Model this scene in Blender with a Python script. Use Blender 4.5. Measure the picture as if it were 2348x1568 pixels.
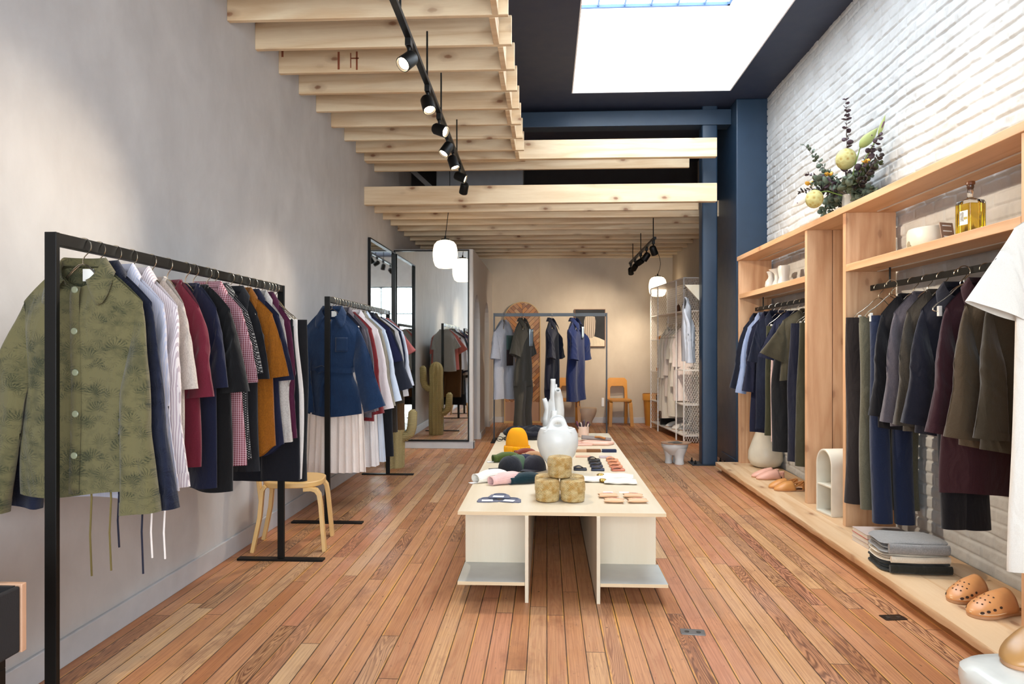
import bpy, math, random
from mathutils import Vector, Matrix
import numpy as np
R=math.radians; PI=math.pi
for o in list(bpy.data.objects): bpy.data.objects.remove(o)
SC=bpy.context.scene; COL=SC.collection
# ---------------------------------------------------------------- camera
F_PX=1565.0
cam=bpy.data.cameras.new('camera'); co=bpy.data.objects.new('camera',cam); COL.objects.link(co)
cam.sensor_fit='HORIZONTAL'; cam.sensor_width=36; cam.lens=36*F_PX/2348
cam.shift_x=-9/2348; cam.shift_y=13/2348; cam.clip_start=.05
co.location=(0,0,1.30); co.rotation_euler=(R(90),0,R(2.6))
SC.camera=co
# ---------------------------------------------------------------- view + world
SC.view_settings.view_transform='Standard'; SC.view_settings.look='None'
SC.view_settings.gamma=1; SC.view_settings.use_curve_mapping=False
SC.view_settings.exposure=0.0
W=bpy.data.worlds.new('sky'); SC.world=W; W.use_nodes=True
_nt=W.node_tree; _bg=_nt.nodes['Background']
_bg.inputs['Color'].default_value=(0.82,0.91,1.0,1); _bg.inputs['Strength'].default_value=11.5
def lamp(name,kind,loc,energy,color=(1,1,1),rot=None,**kw):
    l=bpy.data.lights.new(name,kind); l.energy=energy; l.color=color
    for k,v in kw.items(): setattr(l,k,v)
    o=bpy.data.objects.new(name,l); COL.objects.link(o); o.location=loc
    if rot: o.rotation_euler=rot
    return o
def portal(name,loc,rot,sx,sy):
    o=lamp(name,'AREA',loc,1,rot=rot,shape='RECTANGLE',size=sx,size_y=sy); o.data.cycles.is_portal=True
portal('skylight_portal',(1.085,4.9,4.84),(0,0,0),1.65,4.6)
portal('storefront_portal',(0.15,-2.42,1.6),(R(90),0,0),4.2,2.9)
# ---------------------------------------------------------------- materials
def lin(h):
    if isinstance(h,(tuple,list)): return (*h[:3],1)
    h=h.lstrip('#'); r=[int(h[i:i+2],16)/255 for i in (0,2,4)]
    return tuple([c/12.92 if c<=.04045 else ((c+.055)/1.055)**2.4 for c in r]+[1])
class M:
    def __init__(s,name,rough=.5,color=None,metal=0,spec=.5):
        s.m=bpy.data.materials.new(name); s.m.use_nodes=True; s.t=s.m.node_tree
        s.b=s.t.nodes['Principled BSDF']; s.p('Roughness',rough); s.p('Metallic',metal); s.p('Specular IOR Level',spec)
        if color is not None: s.p('Base Color',lin(color) if isinstance(color,(str,tuple)) else color)
    def put(s,sock,v):
        if isinstance(v,bpy.types.NodeSocket): s.t.links.new(v,sock)
        elif isinstance(v,(tuple,list)) and len(v)==3 and sock.type=='RGBA': sock.default_value=(*v,1)
        else: sock.default_value=v
    def p(s,k,v): s.put(s.b.inputs[k],v)
    def n(s,ty,ins={},out=0,**props):
        nd=s.t.nodes.new('ShaderNode'+ty)
        for k,v in props.items(): setattr(nd,k,v)
        for k,v in ins.items(): s.put(nd.inputs[k],v)
        return nd.outputs[out]
    def co(s,w='Object'): return s.n('TexCoord',out=['Generated','Normal','UV','Object'].index(w))
    def xyz(s,v):
        nd=s.t.nodes.new('ShaderNodeSeparateXYZ'); s.put(nd.inputs[0],v); return nd.outputs
    def cmb(s,x,y,z): return s.n('CombineXYZ',{0:x,1:y,2:z})
    def sc(s,v,x,y,z): return s.n('VectorMath',{0:v,1:(x,y,z)},operation='MULTIPLY')
    def ma(s,op,a,b=0.,c=0.,clamp=False): return s.n('Math',{0:a,1:b,2:c},operation=op,use_clamp=clamp)
    def noise(s,v,scale,detail=3.,rough=.5,dist=0.,out=0): return s.n('TexNoise',{'Vector':v,'Scale':float(scale),'Detail':float(detail),'Roughness':rough,'Distortion':float(dist)},out=out)
    def wn(s,v,dim='3D'):
        if dim=='1D': return s.n('TexWhiteNoise',{'W':v},noise_dimensions='1D')
        return s.n('TexWhiteNoise',{'Vector':v},noise_dimensions='3D')
    def ramp(s,f,stops,interp='LINEAR'):
        nd=s.t.nodes.new('ShaderNodeValToRGB'); cr=nd.color_ramp; cr.interpolation=interp
        while len(cr.elements)<len(stops): cr.elements.new(.5)
        for e,(p,c) in zip(cr.elements,stops): e.position=p; e.color=lin(c) if isinstance(c,(str,tuple)) else (c,c,c,1)
        s.put(nd.inputs[0],f); return nd.outputs[0]
    def mix(s,f,a,b,mode='MIX'):
        nd=s.t.nodes.new('ShaderNodeMix'); nd.data_type='RGBA'; nd.blend_type=mode
        s.put(nd.inputs[0],f)
        s.put(nd.inputs[6],lin(a) if isinstance(a,(str,)) else a); s.put(nd.inputs[7],lin(b) if isinstance(b,(str,)) else b)
        return nd.outputs[2]
    def mr(s,v,a,b,c=0.,d=1.): return s.n('MapRange',{0:v,1:a,2:b,3:c,4:d})
    def bump(s,h,st=.3,dist=.01):
        s.p('Normal',s.n('Bump',{'Height':h,'Strength':st,'Distance':dist}))
_mc={}
def plain(name,color,rough=.5,metal=0,bump=0,bs=60,spec=.5,var=.06):
    k=('p',name)
    if k in _mc: return _mc[k]
    m=M(name,rough,None,metal,spec); co=m.co(); nz=m.noise(co,9,4)
    m.p('Base Color',m.mix(m.mr(nz,.3,.7),lin(tuple(c*(1-var) for c in lin(color)[:3])),lin(tuple(min(1,c*(1+var)) for c in lin(color)[:3]))))
    m.p('Roughness',m.mr(nz,.2,.8,rough*.9,min(1,rough*1.1)))
    if bump: m.bump(m.noise(co,bs,4),bump,.002)
    _mc[k]=m.m; return m.m
def emis(name,color,st):
    k=('e',name)
    if k in _mc: return _mc[k]
    m=M(name,.5,color); m.p('Emission Color',lin(color)); m.p('Emission Strength',st); _mc[k]=m.m; return m.m
def wood(name,light,dark,axis='Y',grain=1.,knots=0.,rough=.55,scale=1.):
    k=('w',name,axis)
    if k in _mc: return _mc[k]
    m=M(name,rough); co=m.co()
    oi=m.n('ObjectInfo',out=5) if False else m.t.nodes.new('ShaderNodeObjectInfo').outputs['Random']
    off=m.n('VectorMath',{0:co,1:m.cmb(m.ma('MULTIPLY',oi,13.7),m.ma('MULTIPLY',oi,5.1),m.ma('MULTIPLY',oi,9.3))},operation='ADD')
    s=[22.,22.,22.]; s['XYZ'.index(axis)]=1.6
    st=m.sc(off,*[v*scale for v in s])
    big=m.noise(m.sc(off,*[v*scale*.16 for v in s]),1,3,.5,.6)
    rings=m.ma('FRACT',m.ma('MULTIPLY',m.ma('ADD',big,m.ma('MULTIPLY',m.noise(st,1,4,.6),.06)),9.*grain))
    rings=m.mr(m.ma('ABSOLUTE',m.ma('SUBTRACT',rings,.5)),.1,.5)
    fine=m.noise(m.sc(st,5,5,5),1,4,.7)
    f=m.ma('ADD',m.ma('MULTIPLY',rings,.5),m.ma('MULTIPLY',fine,.5))
    c=m.ramp(f,[(.15,light),(.85,dark)])
    c=m.mix(m.ma('MULTIPLY',m.mr(m.noise(off,3,2),.35,.65),.35),c,lin(tuple(a*.5+b*.5 for a,b in zip(lin(light)[:3],lin(dark)[:3]))))
    c=m.mix(m.ma('MULTIPLY',m.ma('SUBTRACT',oi,.5,0.,False),.35,0.,True),c,lin(dark))
    if knots:
        X_=m.xyz(off); pr={'X':(0,2),'Y':(1,0),'Z':(2,0)}[axis]
        kv=m.cmb(m.ma('MULTIPLY',X_[pr[0]],2.3),m.ma('MULTIPLY',X_[pr[1]],4.6),0.)
        vv=m.n('TexVoronoi',{'Vector':kv,'Scale':1.,'Randomness':1.},voronoi_dimensions='2D'); vc=m.xyz(m.n('TexVoronoi',{'Vector':kv,'Scale':1.,'Randomness':1.},out=1,voronoi_dimensions='2D'))[0]
        vv=m.ma('ADD',vv,m.ma('MULTIPLY',m.ma('SUBTRACT',m.noise(off,30,2),.5),.06))
        kf=m.ramp(vv,[(0,1.),(.05,.85),(.075,.4),(.2,0.)])
        c=m.mix(m.ma('MULTIPLY',m.ma('MULTIPLY',kf,knots),m.mr(vc,.45,.6)),c,'#7a4522')
    m.p('Base Color',c); m.bump(fine,.12,.002)
    _mc[k]=m.m; return m.m
def cloth(color,color2=None,pat=None,wr=.5,name=None,rough=.92):
    k=('c',color,color2,pat,wr)
    if k in _mc: return _mc[k]
    m=M(name or 'fabric',rough,spec=.15); co=m.co(); x,y,z=m.xyz(co)
    def dk(c):
        l=.3*c[0]+.6*c[1]+.1*c[2]; k=.5+.42*min(1,l/.6); return tuple(q*k for q in c[:3])+(1,)
    c1=dk(lin(color)); c2=dk(lin(color2)) if color2 else tuple(min(1,c*1.25+.004) for c in c1[:3])+(1,)
    fine=m.noise(co,420,2)
    if pat=='stripe': f=m.ma('GREATER_THAN',m.ma('SINE',m.ma('MULTIPLY',x,900.)),.1)
    elif pat=='widestripe': f=m.ma('GREATER_THAN',m.ma('SINE',m.ma('MULTIPLY',x,420.)),.3)
    elif pat=='check':
        f=m.ma('ADD',m.ma('MULTIPLY',m.ma('GREATER_THAN',m.ma('SINE',m.ma('MULTIPLY',x,700.)),0.),.5),m.ma('MULTIPLY',m.ma('GREATER_THAN',m.ma('SINE',m.ma('MULTIPLY',z,700.)),0.),.5))
    elif pat=='dots':
        f=m.ma('GREATER_THAN',m.ma('MULTIPLY',m.ma('SINE',m.ma('MULTIPLY',x,560.)),m.ma('SINE',m.ma('MULTIPLY',z,560.))),.45)
    elif pat=='heather': f=m.mr(m.noise(m.sc(co,1,1,.5),230,4,.8),.35,.65)
    elif pat=='denim': f=m.mr(m.ma('ADD',m.ma('MULTIPLY',m.noise(m.sc(co,1,1,.15),380,3,.8),.6),m.ma('MULTIPLY',m.noise(co,7,4),.4)),.35,.65)
    elif pat=='palm':
        def fr(sc,off,nb):
            v=m.n('VectorMath',{0:m.cmb(m.ma('MULTIPLY',x,1.),0.,z),1:(off,0,off*1.7)},operation='ADD')
            v2=m.n('VectorMath',{0:v,1:m.sc(m.noise(v,30,2,out=1),.02,.0,.02)},operation='ADD')
            nd=m.t.nodes.new('ShaderNodeTexVoronoi'); nd.inputs['Scale'].default_value=sc; m.put(nd.inputs['Vector'],v2)
            d=m.n('VectorMath',{0:v2,1:nd.outputs['Position']},operation='SUBTRACT'); dx,dy,dz=m.xyz(d)
            an=m.ma('ARCTAN2',dz,dx); r=nd.outputs['Distance']
            s_=m.ma('SINE',m.ma('ADD',m.ma('MULTIPLY',an,nb),m.ma('MULTIPLY',r,9.)))
            return m.ma('MULTIPLY',m.ma('MULTIPLY',m.mr(s_,-.1,.3),m.mr(m.ma('SINE',m.ma('ADD',an,m.ma('MULTIPLY',off,2.))),-.45,.1)),m.ramp(r,[(0.,.5),(.12,1.),(.45,.9),(.6,0.)]))
        f=m.ma('ADD',m.ma('MULTIPLY',fr(13.,.0,19.),.55),m.ma('MAXIMUM',m.ma('MULTIPLY',fr(19.,3.3,15.),.5),m.ma('MULTIPLY',fr(25.,1.6,11.),.4)))
        f=m.ma('ADD',f,m.ma('MULTIPLY',m.ma('SUBTRACT',m.noise(co,10,6,.65),.47),3.2),0.,True)
    else: f=m.mr(fine,.3,.7)
    c=m.mix(f,c1,c2)
    m.p('Base Color',c)
    h=m.ma('ADD',m.ma('MULTIPLY',m.noise(m.sc(co,1.5,1.5,.6),8,3,.5,.8),1.),m.ma('MULTIPLY',fine,.02))
    m.bump(h,wr,.025)
    m.p('Sheen Weight',.15); m.p('Sheen Roughness',.6)
    _mc[k]=m.m; return m.m
def knit(color,freq=500.,wr=.3):
    k=('k',color,freq)
    if k in _mc: return _mc[k]
    m=M('knit_wool',.95,spec=.1); co=m.co('UV'); x,y,z=m.xyz(co)
    s_=m.ma('SINE',m.ma('MULTIPLY',x,freq)); h=m.mr(s_,-1.,1.)
    c1=lin(color); m.p('Base Color',m.mix(m.ma('MULTIPLY',m.noise(m.co(),150,3),.5),c1,tuple(min(1,c*1.2) for c in c1[:3])+(1,)))
    m.bump(h,.8,.003); m.p('Sheen Weight',.3); _mc[k]=m.m; return m.m
# ---------------------------------------------------------------- object helpers
def tag(o,label=None,cat=None,group=None,kind=None):
    if label: o['label']=label
    if cat: o['category']=cat
    if group: o['group']=group
    if kind: o['kind']=kind
    return o
def thing(name,label,cat,loc=(0,0,0),rz=0,group=None,rot=None):
    o=bpy.data.objects.new(name,None); COL.objects.link(o); o.location=loc; o.rotation_euler=rot if rot else (0,0,rz)
    o.empty_display_size=.05
    return tag(o,label,cat,group)
def copy_tree(o,parent=None):
    c=o.copy(); COL.objects.link(c); c.parent=parent
    for ch in list(o.children): copy_tree(ch,c)
    return c
class MB:
    def __init__(s): s.v=[];s.f=[];s.uv=None
    def add(s,vs,fs):
        b=len(s.v); s.v+=[tuple(p) for p in vs]; s.f+=[tuple(b+i for i in f) for f in fs]; return s
    def box(s,x0,x1,y0,y1,z0,z1,mt=None):
        vs=[Vector((x,y,z)) for x in (x0,x1) for y in (y0,y1) for z in (z0,z1)]
        if mt: vs=[mt@v for v in vs]
        return s.add(vs,[(0,1,3,2),(4,6,7,5),(0,4,5,1),(2,3,7,6),(0,2,6,4),(1,5,7,3)])
    def bar(s,a,b,w,h,up=(0,0,1)):
        a=Vector(a);b=Vector(b);d=(b-a).normalized();u=Vector(up)
        if abs(d.dot(u))>.99: u=Vector((1,0,0))
        sd=d.cross(u).normalized()*(w/2);u=sd.cross(d).normalized()*(h/2)
        vs=[p+i*sd+j*u for p in (a,b) for i,j in ((-1,-1),(1,-1),(1,1),(-1,1))]
        return s.add(vs,[(0,3,2,1),(4,5,6,7),(0,1,5,4),(1,2,6,5),(2,3,7,6),(3,0,4,7)])
    def tube(s,pts,r,n=8,cap=True,close=False,sx=1.,sy=1.):
        pts=[Vector(p) for p in pts]; rs=r if isinstance(r,(list,tuple)) else [r]*len(pts)
        b=len(s.v); up=None; L=len(pts)
        for i,p in enumerate(pts):
            if close: d=pts[(i+1)%L]-pts[i-1]
            else: d=pts[min(i+1,L-1)]-pts[max(i-1,0)]
            d=d.normalized() if d.length>1e-9 else Vector((0,0,1))
            if up is None: up=Vector((0,0,1)) if abs(d.z)<.9 else Vector((0,1,0))
            sd=d.cross(up)
            if sd.length<1e-4: sd=d.cross(Vector((1,0,0)))
            sd.normalize(); up=sd.cross(d).normalized()
            for k in range(n):
                a=2*PI*k/n; s.v.append(tuple(p+(sd*math.cos(a)*sx+up*math.sin(a)*sy)*rs[i]))
        for i in range(L if close else L-1):
            j=(i+1)%L
            for k in range(n): s.f.append((b+i*n+k,b+i*n+(k+1)%n,b+j*n+(k+1)%n,b+j*n+k))
        if cap and not close: s.f.append(tuple(b+k for k in range(n))[::-1]); s.f.append(tuple(b+(L-1)*n+k for k in range(n)))
        return s
    def lathe(s,prof,n=32,c=(0,0,0),sx=1.,sy=1.,capb=True,capt=False,fn=None):
        b=len(s.v)
        for i,(r,z) in enumerate(prof):
            for k in range(n):
                a=2*PI*k/n; x,y=r*math.cos(a)*sx,r*math.sin(a)*sy
                if fn: x,y,z2=fn(x,y,z,a,i/(len(prof)-1))
                else: z2=z
                s.v.append((c[0]+x,c[1]+y,c[2]+z2))
        for i in range(len(prof)-1):
            for k in range(n): s.f.append((b+i*n+k,b+i*n+(k+1)%n,b+(i+1)*n+(k+1)%n,b+(i+1)*n+k))
        if capb: s.f.append(tuple(b+k for k in range(n))[::-1])
        if capt: s.f.append(tuple(b+(len(prof)-1)*n+k for k in range(n)))
        return s
    def grid(s,fn,nu,nv,cu=False):
        b=len(s.v); mu=nu if cu else nu+1
        for j in range(nv+1):
            for i in range(mu): s.v.append(tuple(fn(i/nu,j/nv)))
        for j in range(nv):
            for i in range(nu):
                i2=(i+1)%mu; s.f.append((b+j*mu+i,b+j*mu+i2,b+(j+1)*mu+i2,b+(j+1)*mu+i))
        return s
    def prism(s,poly,t0,t1,ax='Y'):
        # poly in the two other axes (x,z) for Y, (y,z) for X, (x,y) for Z
        def P(a,b,t): return {'Y':(a,t,b),'X':(t,a,b),'Z':(a,b,t)}[ax]
        n=len(poly); b=len(s.v)
        s.v+=[P(a,c,t0) for a,c in poly]+[P(a,c,t1) for a,c in poly]
        s.f+=[tuple(b+i for i in range(n)),tuple(b+n+i for i in range(n))[::-1]]
        s.f+=[(b+(i+1)%n,b+i,b+n+i,b+n+(i+1)%n) for i in range(n)]
        return s
    def sph(s,c,r,n=12,m=8,sx=1,sy=1,sz=1):
        return s.lathe([(r*math.sin(PI*i/m)*1.0+1e-5,-r*math.cos(PI*i/m)*sz) for i in range(m+1)],n,c,sx,sy)
    def build(s,name,mat,parent=None,smooth=True,bev=0,seg=2,sub=0,solid=0,label=None,angle=40,loc=None,rot=None):
        me=bpy.data.meshes.new(name); me.from_pydata(s.v,[],s.f); me.validate(); 
        import bmesh
        bm=bmesh.new(); bm.from_mesh(me); bmesh.ops.recalc_face_normals(bm,faces=bm.faces); bm.to_mesh(me); bm.free()
        if smooth:
            me.shade_smooth(); me.set_sharp_from_angle(angle=R(angle))
        o=bpy.data.objects.new(name,me); COL.objects.link(o)
        if mat is not None: me.materials.append(mat)
        if parent: o.parent=parent
        if loc: o.location=loc
        if rot: o.rotation_euler=rot
        if solid: md=o.modifiers.new('solid','SOLIDIFY'); md.thickness=solid; md.offset=0
        if bev: md=o.modifiers.new('bevel','BEVEL'); md.width=bev; md.segments=seg; md.limit_method='ANGLE'; md.angle_limit=R(35)
        if sub: md=o.modifiers.new('sub','SUBSURF'); md.levels=sub; md.render_levels=sub
        if label: o['label']=label
        return o
def box(name,mat,x0,x1,y0,y1,z0,z1,parent=None,bev=0,**k):
    return MB().box(x0,x1,y0,y1,z0,z1).build(name,mat,parent,smooth=False,bev=bev,**k)
def struct(o): o['kind']='structure'; return o
def sstep(a,b,x):
    t=max(0,min(1,(x-a)/(b-a))); return t*t*(3-2*t)
def lerp(a,b,t): return a+(b-a)*t
def rrect(hx,hy,r,n=5):
    out=[]
    for cx,cy,a0 in ((hx-r,hy-r,0),(-hx+r,hy-r,90),(-hx+r,-hy+r,180),(hx-r,-hy+r,270)):
        for i in range(n+1): a=R(a0+90*i/n); out.append((cx+r*math.cos(a),cy+r*math.sin(a)))
    return out
ORD=['first','second','third','fourth','fifth','sixth','seventh','eighth','ninth','tenth','eleventh','twelfth','thirteenth','fourteenth','fifteenth','sixteenth','seventeenth','eighteenth','nineteenth','twentieth','twenty-first','twenty-second']
# ================================================================ structure
def mat_floor():
    m=M('old_fir_floor',.38); co=m.co(); x,y,z=m.xyz(co)
    u=m.ma('DIVIDE',x,.083); i=m.ma('FLOOR',u); fx=m.ma('FRACT',u)
    r1=m.wn(i,'1D'); 
    v=m.ma('ADD',m.ma('DIVIDE',y,1.9),m.ma('MULTIPLY',r1,7.3)); j=m.ma('FLOOR',v); fy=m.ma('FRACT',v)
    idv=m.cmb(i,j,0.); nd=m.t.nodes.new('ShaderNodeTexWhiteNoise'); m.put(nd.inputs['Vector'],idv); r2=nd.outputs['Value']; rc=m.xyz(nd.outputs['Color'])
    off=m.n('VectorMath',{0:co,1:m.cmb(m.ma('MULTIPLY',rc[0],7.),m.ma('MULTIPLY',rc[1],19.),0.)},operation='ADD')
    base=m.ramp(r2,[(0,'#b5764a'),(.2,'#cb9163'),(.42,'#c78763'),(.6,'#d3a271'),(.78,'#bb7c54'),(1,'#d6ae83')])
    grain=m.noise(m.sc(off,150,2.4,1),1,4,.7,.35)
    fld=m.noise(m.sc(off,14,1.1,1),1,2,.5,.5)
    gamp=m.mr(rc[2],.55,1.,9.,30.)
    rings=m.ma('ABSOLUTE',m.ma('SUBTRACT',m.ma('FRACT',m.ma('MULTIPLY',fld,gamp)),.5))
    ringm=m.mr(rings,.12,.42)
    strong=m.mr(rc[2],.72,.86)
    c=m.mix(m.ma('MULTIPLY',m.mr(grain,.42,.62),.5),base,'#8a4f30')
    c=m.mix(m.ma('MULTIPLY',m.ma('MULTIPLY',ringm,strong),.78),c,'#5e3420')
    c=m.mix(m.ma('MULTIPLY',m.ma('MULTIPLY',m.ma('SUBTRACT',1.,ringm),m.mr(rc[0],.5,.9)),.22),c,'#e2b683')
    # wear: pale scuffs and dark stains
    w=m.noise(m.sc(co,1.3,.8,1),1.1,5,.6); c=m.mix(m.ma('MULTIPLY',m.mr(w,.52,.72),.32),c,'#cfa58a')
    w2=m.noise(m.sc(co,2.2,1.2,1),2.,6,.7); c=m.mix(m.ma('MULTIPLY',m.mr(w2,.54,.7),.5),c,'#7a4a33')
    sp=m.noise(m.sc(off,60,22,1),1,3,.6); c=m.mix(m.ma('MULTIPLY',m.mr(sp,.66,.73),.75),c,'#2c1812')
    # edge gaps with amber worn edges
    ed=m.ma('MINIMUM',fx,m.ma('SUBTRACT',1.,fx)); wob=m.ma('MULTIPLY',m.noise(m.sc(off,9,4,1),1,4,.7),.1)
    e2=m.ma('SUBTRACT',ed,m.ma('MULTIPLY',wob,m.mr(rc[1],.4,1.)))
    amber=m.ma('MULTIPLY',m.mr(e2,.095,.03),m.mr(m.noise(m.sc(off,9,2.4,1),1,3,.6),.47,.6))
    c=m.mix(m.ma('MULTIPLY',amber,.9),c,'#e3a552')
    gap=m.mr(m.ma('SUBTRACT',ed,m.ma('MULTIPLY',wob,.35)),.020,.004)
    ey=m.ma('MULTIPLY',m.ma('MINIMUM',fy,m.ma('SUBTRACT',1.,fy)),1.9); gap2=m.mr(ey,.0028,.0012)
    g=m.ma('MAXIMUM',gap,gap2); c=m.mix(m.ma('MULTIPLY',g,.85),c,'#2a1712')
    m.p('Base Color',c)
    m.p('Roughness',m.mr(m.noise(co,3,4),.3,.7,.34,.55))
    m.bump(m.ma('SUBTRACT',m.ma('MULTIPLY',grain,.15),g),.5,.004)
    return m.m
def mat_plaster(name,a,b,sc=1.):
    m=M(name,.85,spec=.25); co=m.co()
    n1=m.noise(m.sc(co,1,1,.8),1.3*sc,6,.62,.8); n2=m.noise(m.sc(co,1.,1.,.6),5*sc,5,.6,.3)
    f=m.ma('ADD',m.ma('MULTIPLY',m.mr(n1,.3,.7),.6),m.ma('MULTIPLY',m.mr(n2,.3,.7),.4))
    m.p('Base Color',m.mix(f,a,b)); m.bump(m.noise(co,40,5),.08,.004); return m.m
m_floor=mat_floor()
m_plas=mat_plaster('limewash_plaster','#b4b0ad','#cbc8c5'); m_plasb=mat_plaster('beige_plaster','#b8aa98','#c9bdab')
m_part=mat_plaster('partition_paint','#c9c4bf','#d2cdc8')
m_skirt=plain('skirting_paint','#bcbbbb',.5)
m_navy=plain('navy_paint','#22364a',.42,bump=.05); m_navyc=plain('navy_ceiling','#2b3348',.55)
m_dark=plain('dark_loft_paint','#2a2220',.8)
m_white=plain('white_paint','#eeeeee',.6); m_black=plain('black_steel','#0c0b09',.45,spec=.25)
m_joist=wood('cedar_joist','#e8d3b0','#cba980',axis='X',grain=.7,knots=.9,rough=.6)
m_fir=wood('fir_board','#d6ad86','#b98a60',axis='Y',grain=.8,knots=.6,rough=.5)
m_firz=wood('fir_upright','#d8b089','#b98860',axis='Z',grain=.8,knots=.6,rough=.5)
m_ply=wood('birch_ply','#ded2bc','#cfbd9f',axis='Y',grain=.5,rough=.45,scale=.35)
m_plyx=wood('birch_ply_face','#ded2bc','#d0bfa2',axis='Z',grain=.5,rough=.45,scale=.35)
XL,XR,YB,ZC=-1.98,2.36,11.85,3.97; YF=-2.4
def quad(name,vs,mat): return struct(MB().add(vs,[(0,1,2,3)]).build(name,mat,smooth=False))
struct(box('floor',m_floor,XL-.1,XR+.1,YF,YB+.1,-.06,0))
struct(box('wall_left',m_plas,XL-.1,XL,YF,YB,0,ZC))
struct(box('wall_back',m_plasb,XL-.1,XR+.1,YB,YB+.1,0,ZC))
struct(box('wall_rear_right',m_plasb,2.16,2.46,9.1,YB,0,ZC))
# painted brick wall with real relief
def brick_wall():
    y0,y1,z0,z1=YF,7.44,0.,ZC
    ny=int((y1-y0)/.0095); nz=int((z1-z0)/.0068); Y,Z=np.meshgrid(np.linspace(y0,y1,ny+1),np.linspace(z0,z1,nz+1))
    rng=np.random.RandomState(3); bw,bh=.222,.0755
    def sm(seed,cy,cz):
        r=np.random.RandomState(seed); g=r.rand(int((z1-z0)/cz)+3,int((y1-y0)/cy)+3)
        a=(Y-y0)/cy; b=(Z-z0)/cz; i=b.astype(int); j=a.astype(int); fa=a-j; fb=b-i; fa=fa*fa*(3-2*fa); fb=fb*fb*(3-2*fb)
        return (g[i,j]*(1-fa)+g[i,j+1]*fa)*(1-fb)+(g[i+1,j]*(1-fa)+g[i+1,j+1]*fa)*fb-.5
    Zw=Z+.016*sm(1,.35,.3)+.006*sm(2,.09,.08); Yw=Y+.02*sm(4,.12,.1)
    row=np.floor(Zw/bh).astype(int); yy=Yw-y0+(row%2)*bw*.5; colm=np.floor(yy/bw).astype(int)
    fz=(Zw/bh-row)*bh; fy=(yy/bw-colm)*bw
    d=np.minimum(np.minimum(fz,bh-fz),np.minimum(fy,bw-fy)*1.1)
    rnd=rng.rand(80,80); bh_=rnd[row%80,colm%80]; tl=rng.rand(80,80)[row%80,colm%80]-.5
    e=np.clip((d-.0035)/.0065,0,1); e=e*e*(3-2*e)
    h=e*(.0062+.0045*bh_)+e*tl*.006*(fy/bw-.5)*2+.0035*sm(7,.05,.05)+.0045*sm(8,.025,.025)*1.+.01*sm(9,.9,.7)
    pits=rng.rand(*h.shape)>.9985; h=h-pits*.006
    X=XR-h
    v=np.stack([X,Y,Z],-1).reshape(-1,3); n1=ny+1
    a=(np.arange(nz)[:,None]*n1+np.arange(ny)[None,:]).reshape(-1); f=np.stack([a,a+n1,a+n1+1,a+1],-1)
    me=bpy.data.meshes.new('wall_right'); me.vertices.add(len(v)); me.vertices.foreach_set('co',v.astype(np.float32).ravel())
    me.loops.add(f.size); me.loops.foreach_set('vertex_index',f.astype(np.int32).ravel())
    me.polygons.add(len(f)); me.polygons.foreach_set('loop_start',(np.arange(len(f))*4).astype(np.int32)); 
    me.update(); me.validate(); me.shade_smooth()
    m=M('painted_brick',.6,spec=.35); co=m.co(); n=m.noise(co,3,5,.6)
    m.p('Base Color',m.mix(m.mr(n,.35,.7),'#c9c9c7','#b5b3af')); m.bump(m.noise(co,55,6,.7),.5,.004); me.materials.append(m.m)
    o=bpy.data.objects.new('wall_right',me); COL.objects.link(o); return struct(o)
brick_wall()
# navy ceiling with skylight opening
SX0,SX1,SY0,SY1,SZ=.26,1.91,2.6,7.2,4.86
cb=MB()
cb.box(XL-.1,SX0,YF,YB,ZC,ZC+.12); cb.box(SX1,XR+.1,YF,YB,ZC,ZC+.12); cb.box(SX0,SX1,YF,SY0,ZC,ZC+.12); cb.box(SX0,SX1,SY1,YB,ZC,ZC+.12)
struct(cb.build('ceiling',m_navyc,smooth=False))
sh=MB(); t=.06
sh.box(SX0-t,SX0-.002,SY0-t,SY1+t,ZC+.12,SZ); sh.box(SX1+.002,SX1+t,SY0-t,SY1+t,ZC+.12,SZ); sh.box(SX0-.002,SX1+.002,SY0-t,SY0-.002,ZC+.12,SZ); sh.box(SX0-.002,SX1+.002,SY1+.002,SY1+t,ZC+.12,SZ)
li=MB(); e=.012
for a in ((SX0-.0,SX0+e,SY0,SY1),(SX1-e,SX1,SY0,SY1),(SX0+e,SX1-e,SY0,SY0+e),(SX0+e,SX1-e,SY1-e,SY1)): li.box(*a,ZC+.004,SZ-.001)
struct(sh.build('trim_1',m_white,smooth=False)); struct(li.build('trim_2',plain('skylight_shaft_white','#ffffff',.7,var=0),smooth=False))
wn=thing('window_1',None,None,(0,0,0)); wn['kind']='structure'
m_bar=plain('skylight_bar_blue','#3c5a80',.5)
fb=MB(); 
for a,b in (((SX0,SY1-.02),(SX1,SY1-.02)),((SX1-.02,SY0),(SX1-.02,SY1)),((SX0+.02,SY0),(SX0+.02,SY1)),((SX0,SY0+.02),(SX1,SY0+.02))): fb.bar((*a,SZ+.01),(*b,SZ+.01),.035,.03)
fb.build('window_frame',m_bar,wn,smooth=False)
g=MB()
for k in range(1,6): xx=SX0+(SX1-SX0)*k/6; g.bar((xx,SY0,SZ+.012),(xx,SY1,SZ+.012),.018,.02)
for k in range(1,4): yy=SY0+(SY1-SY0)*k/4; g.bar((SX0,yy,SZ+.012),(SX1,yy,SZ+.012),.018,.02)
g.build('glazing_bar',m_bar,wn,smooth=False)
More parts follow.
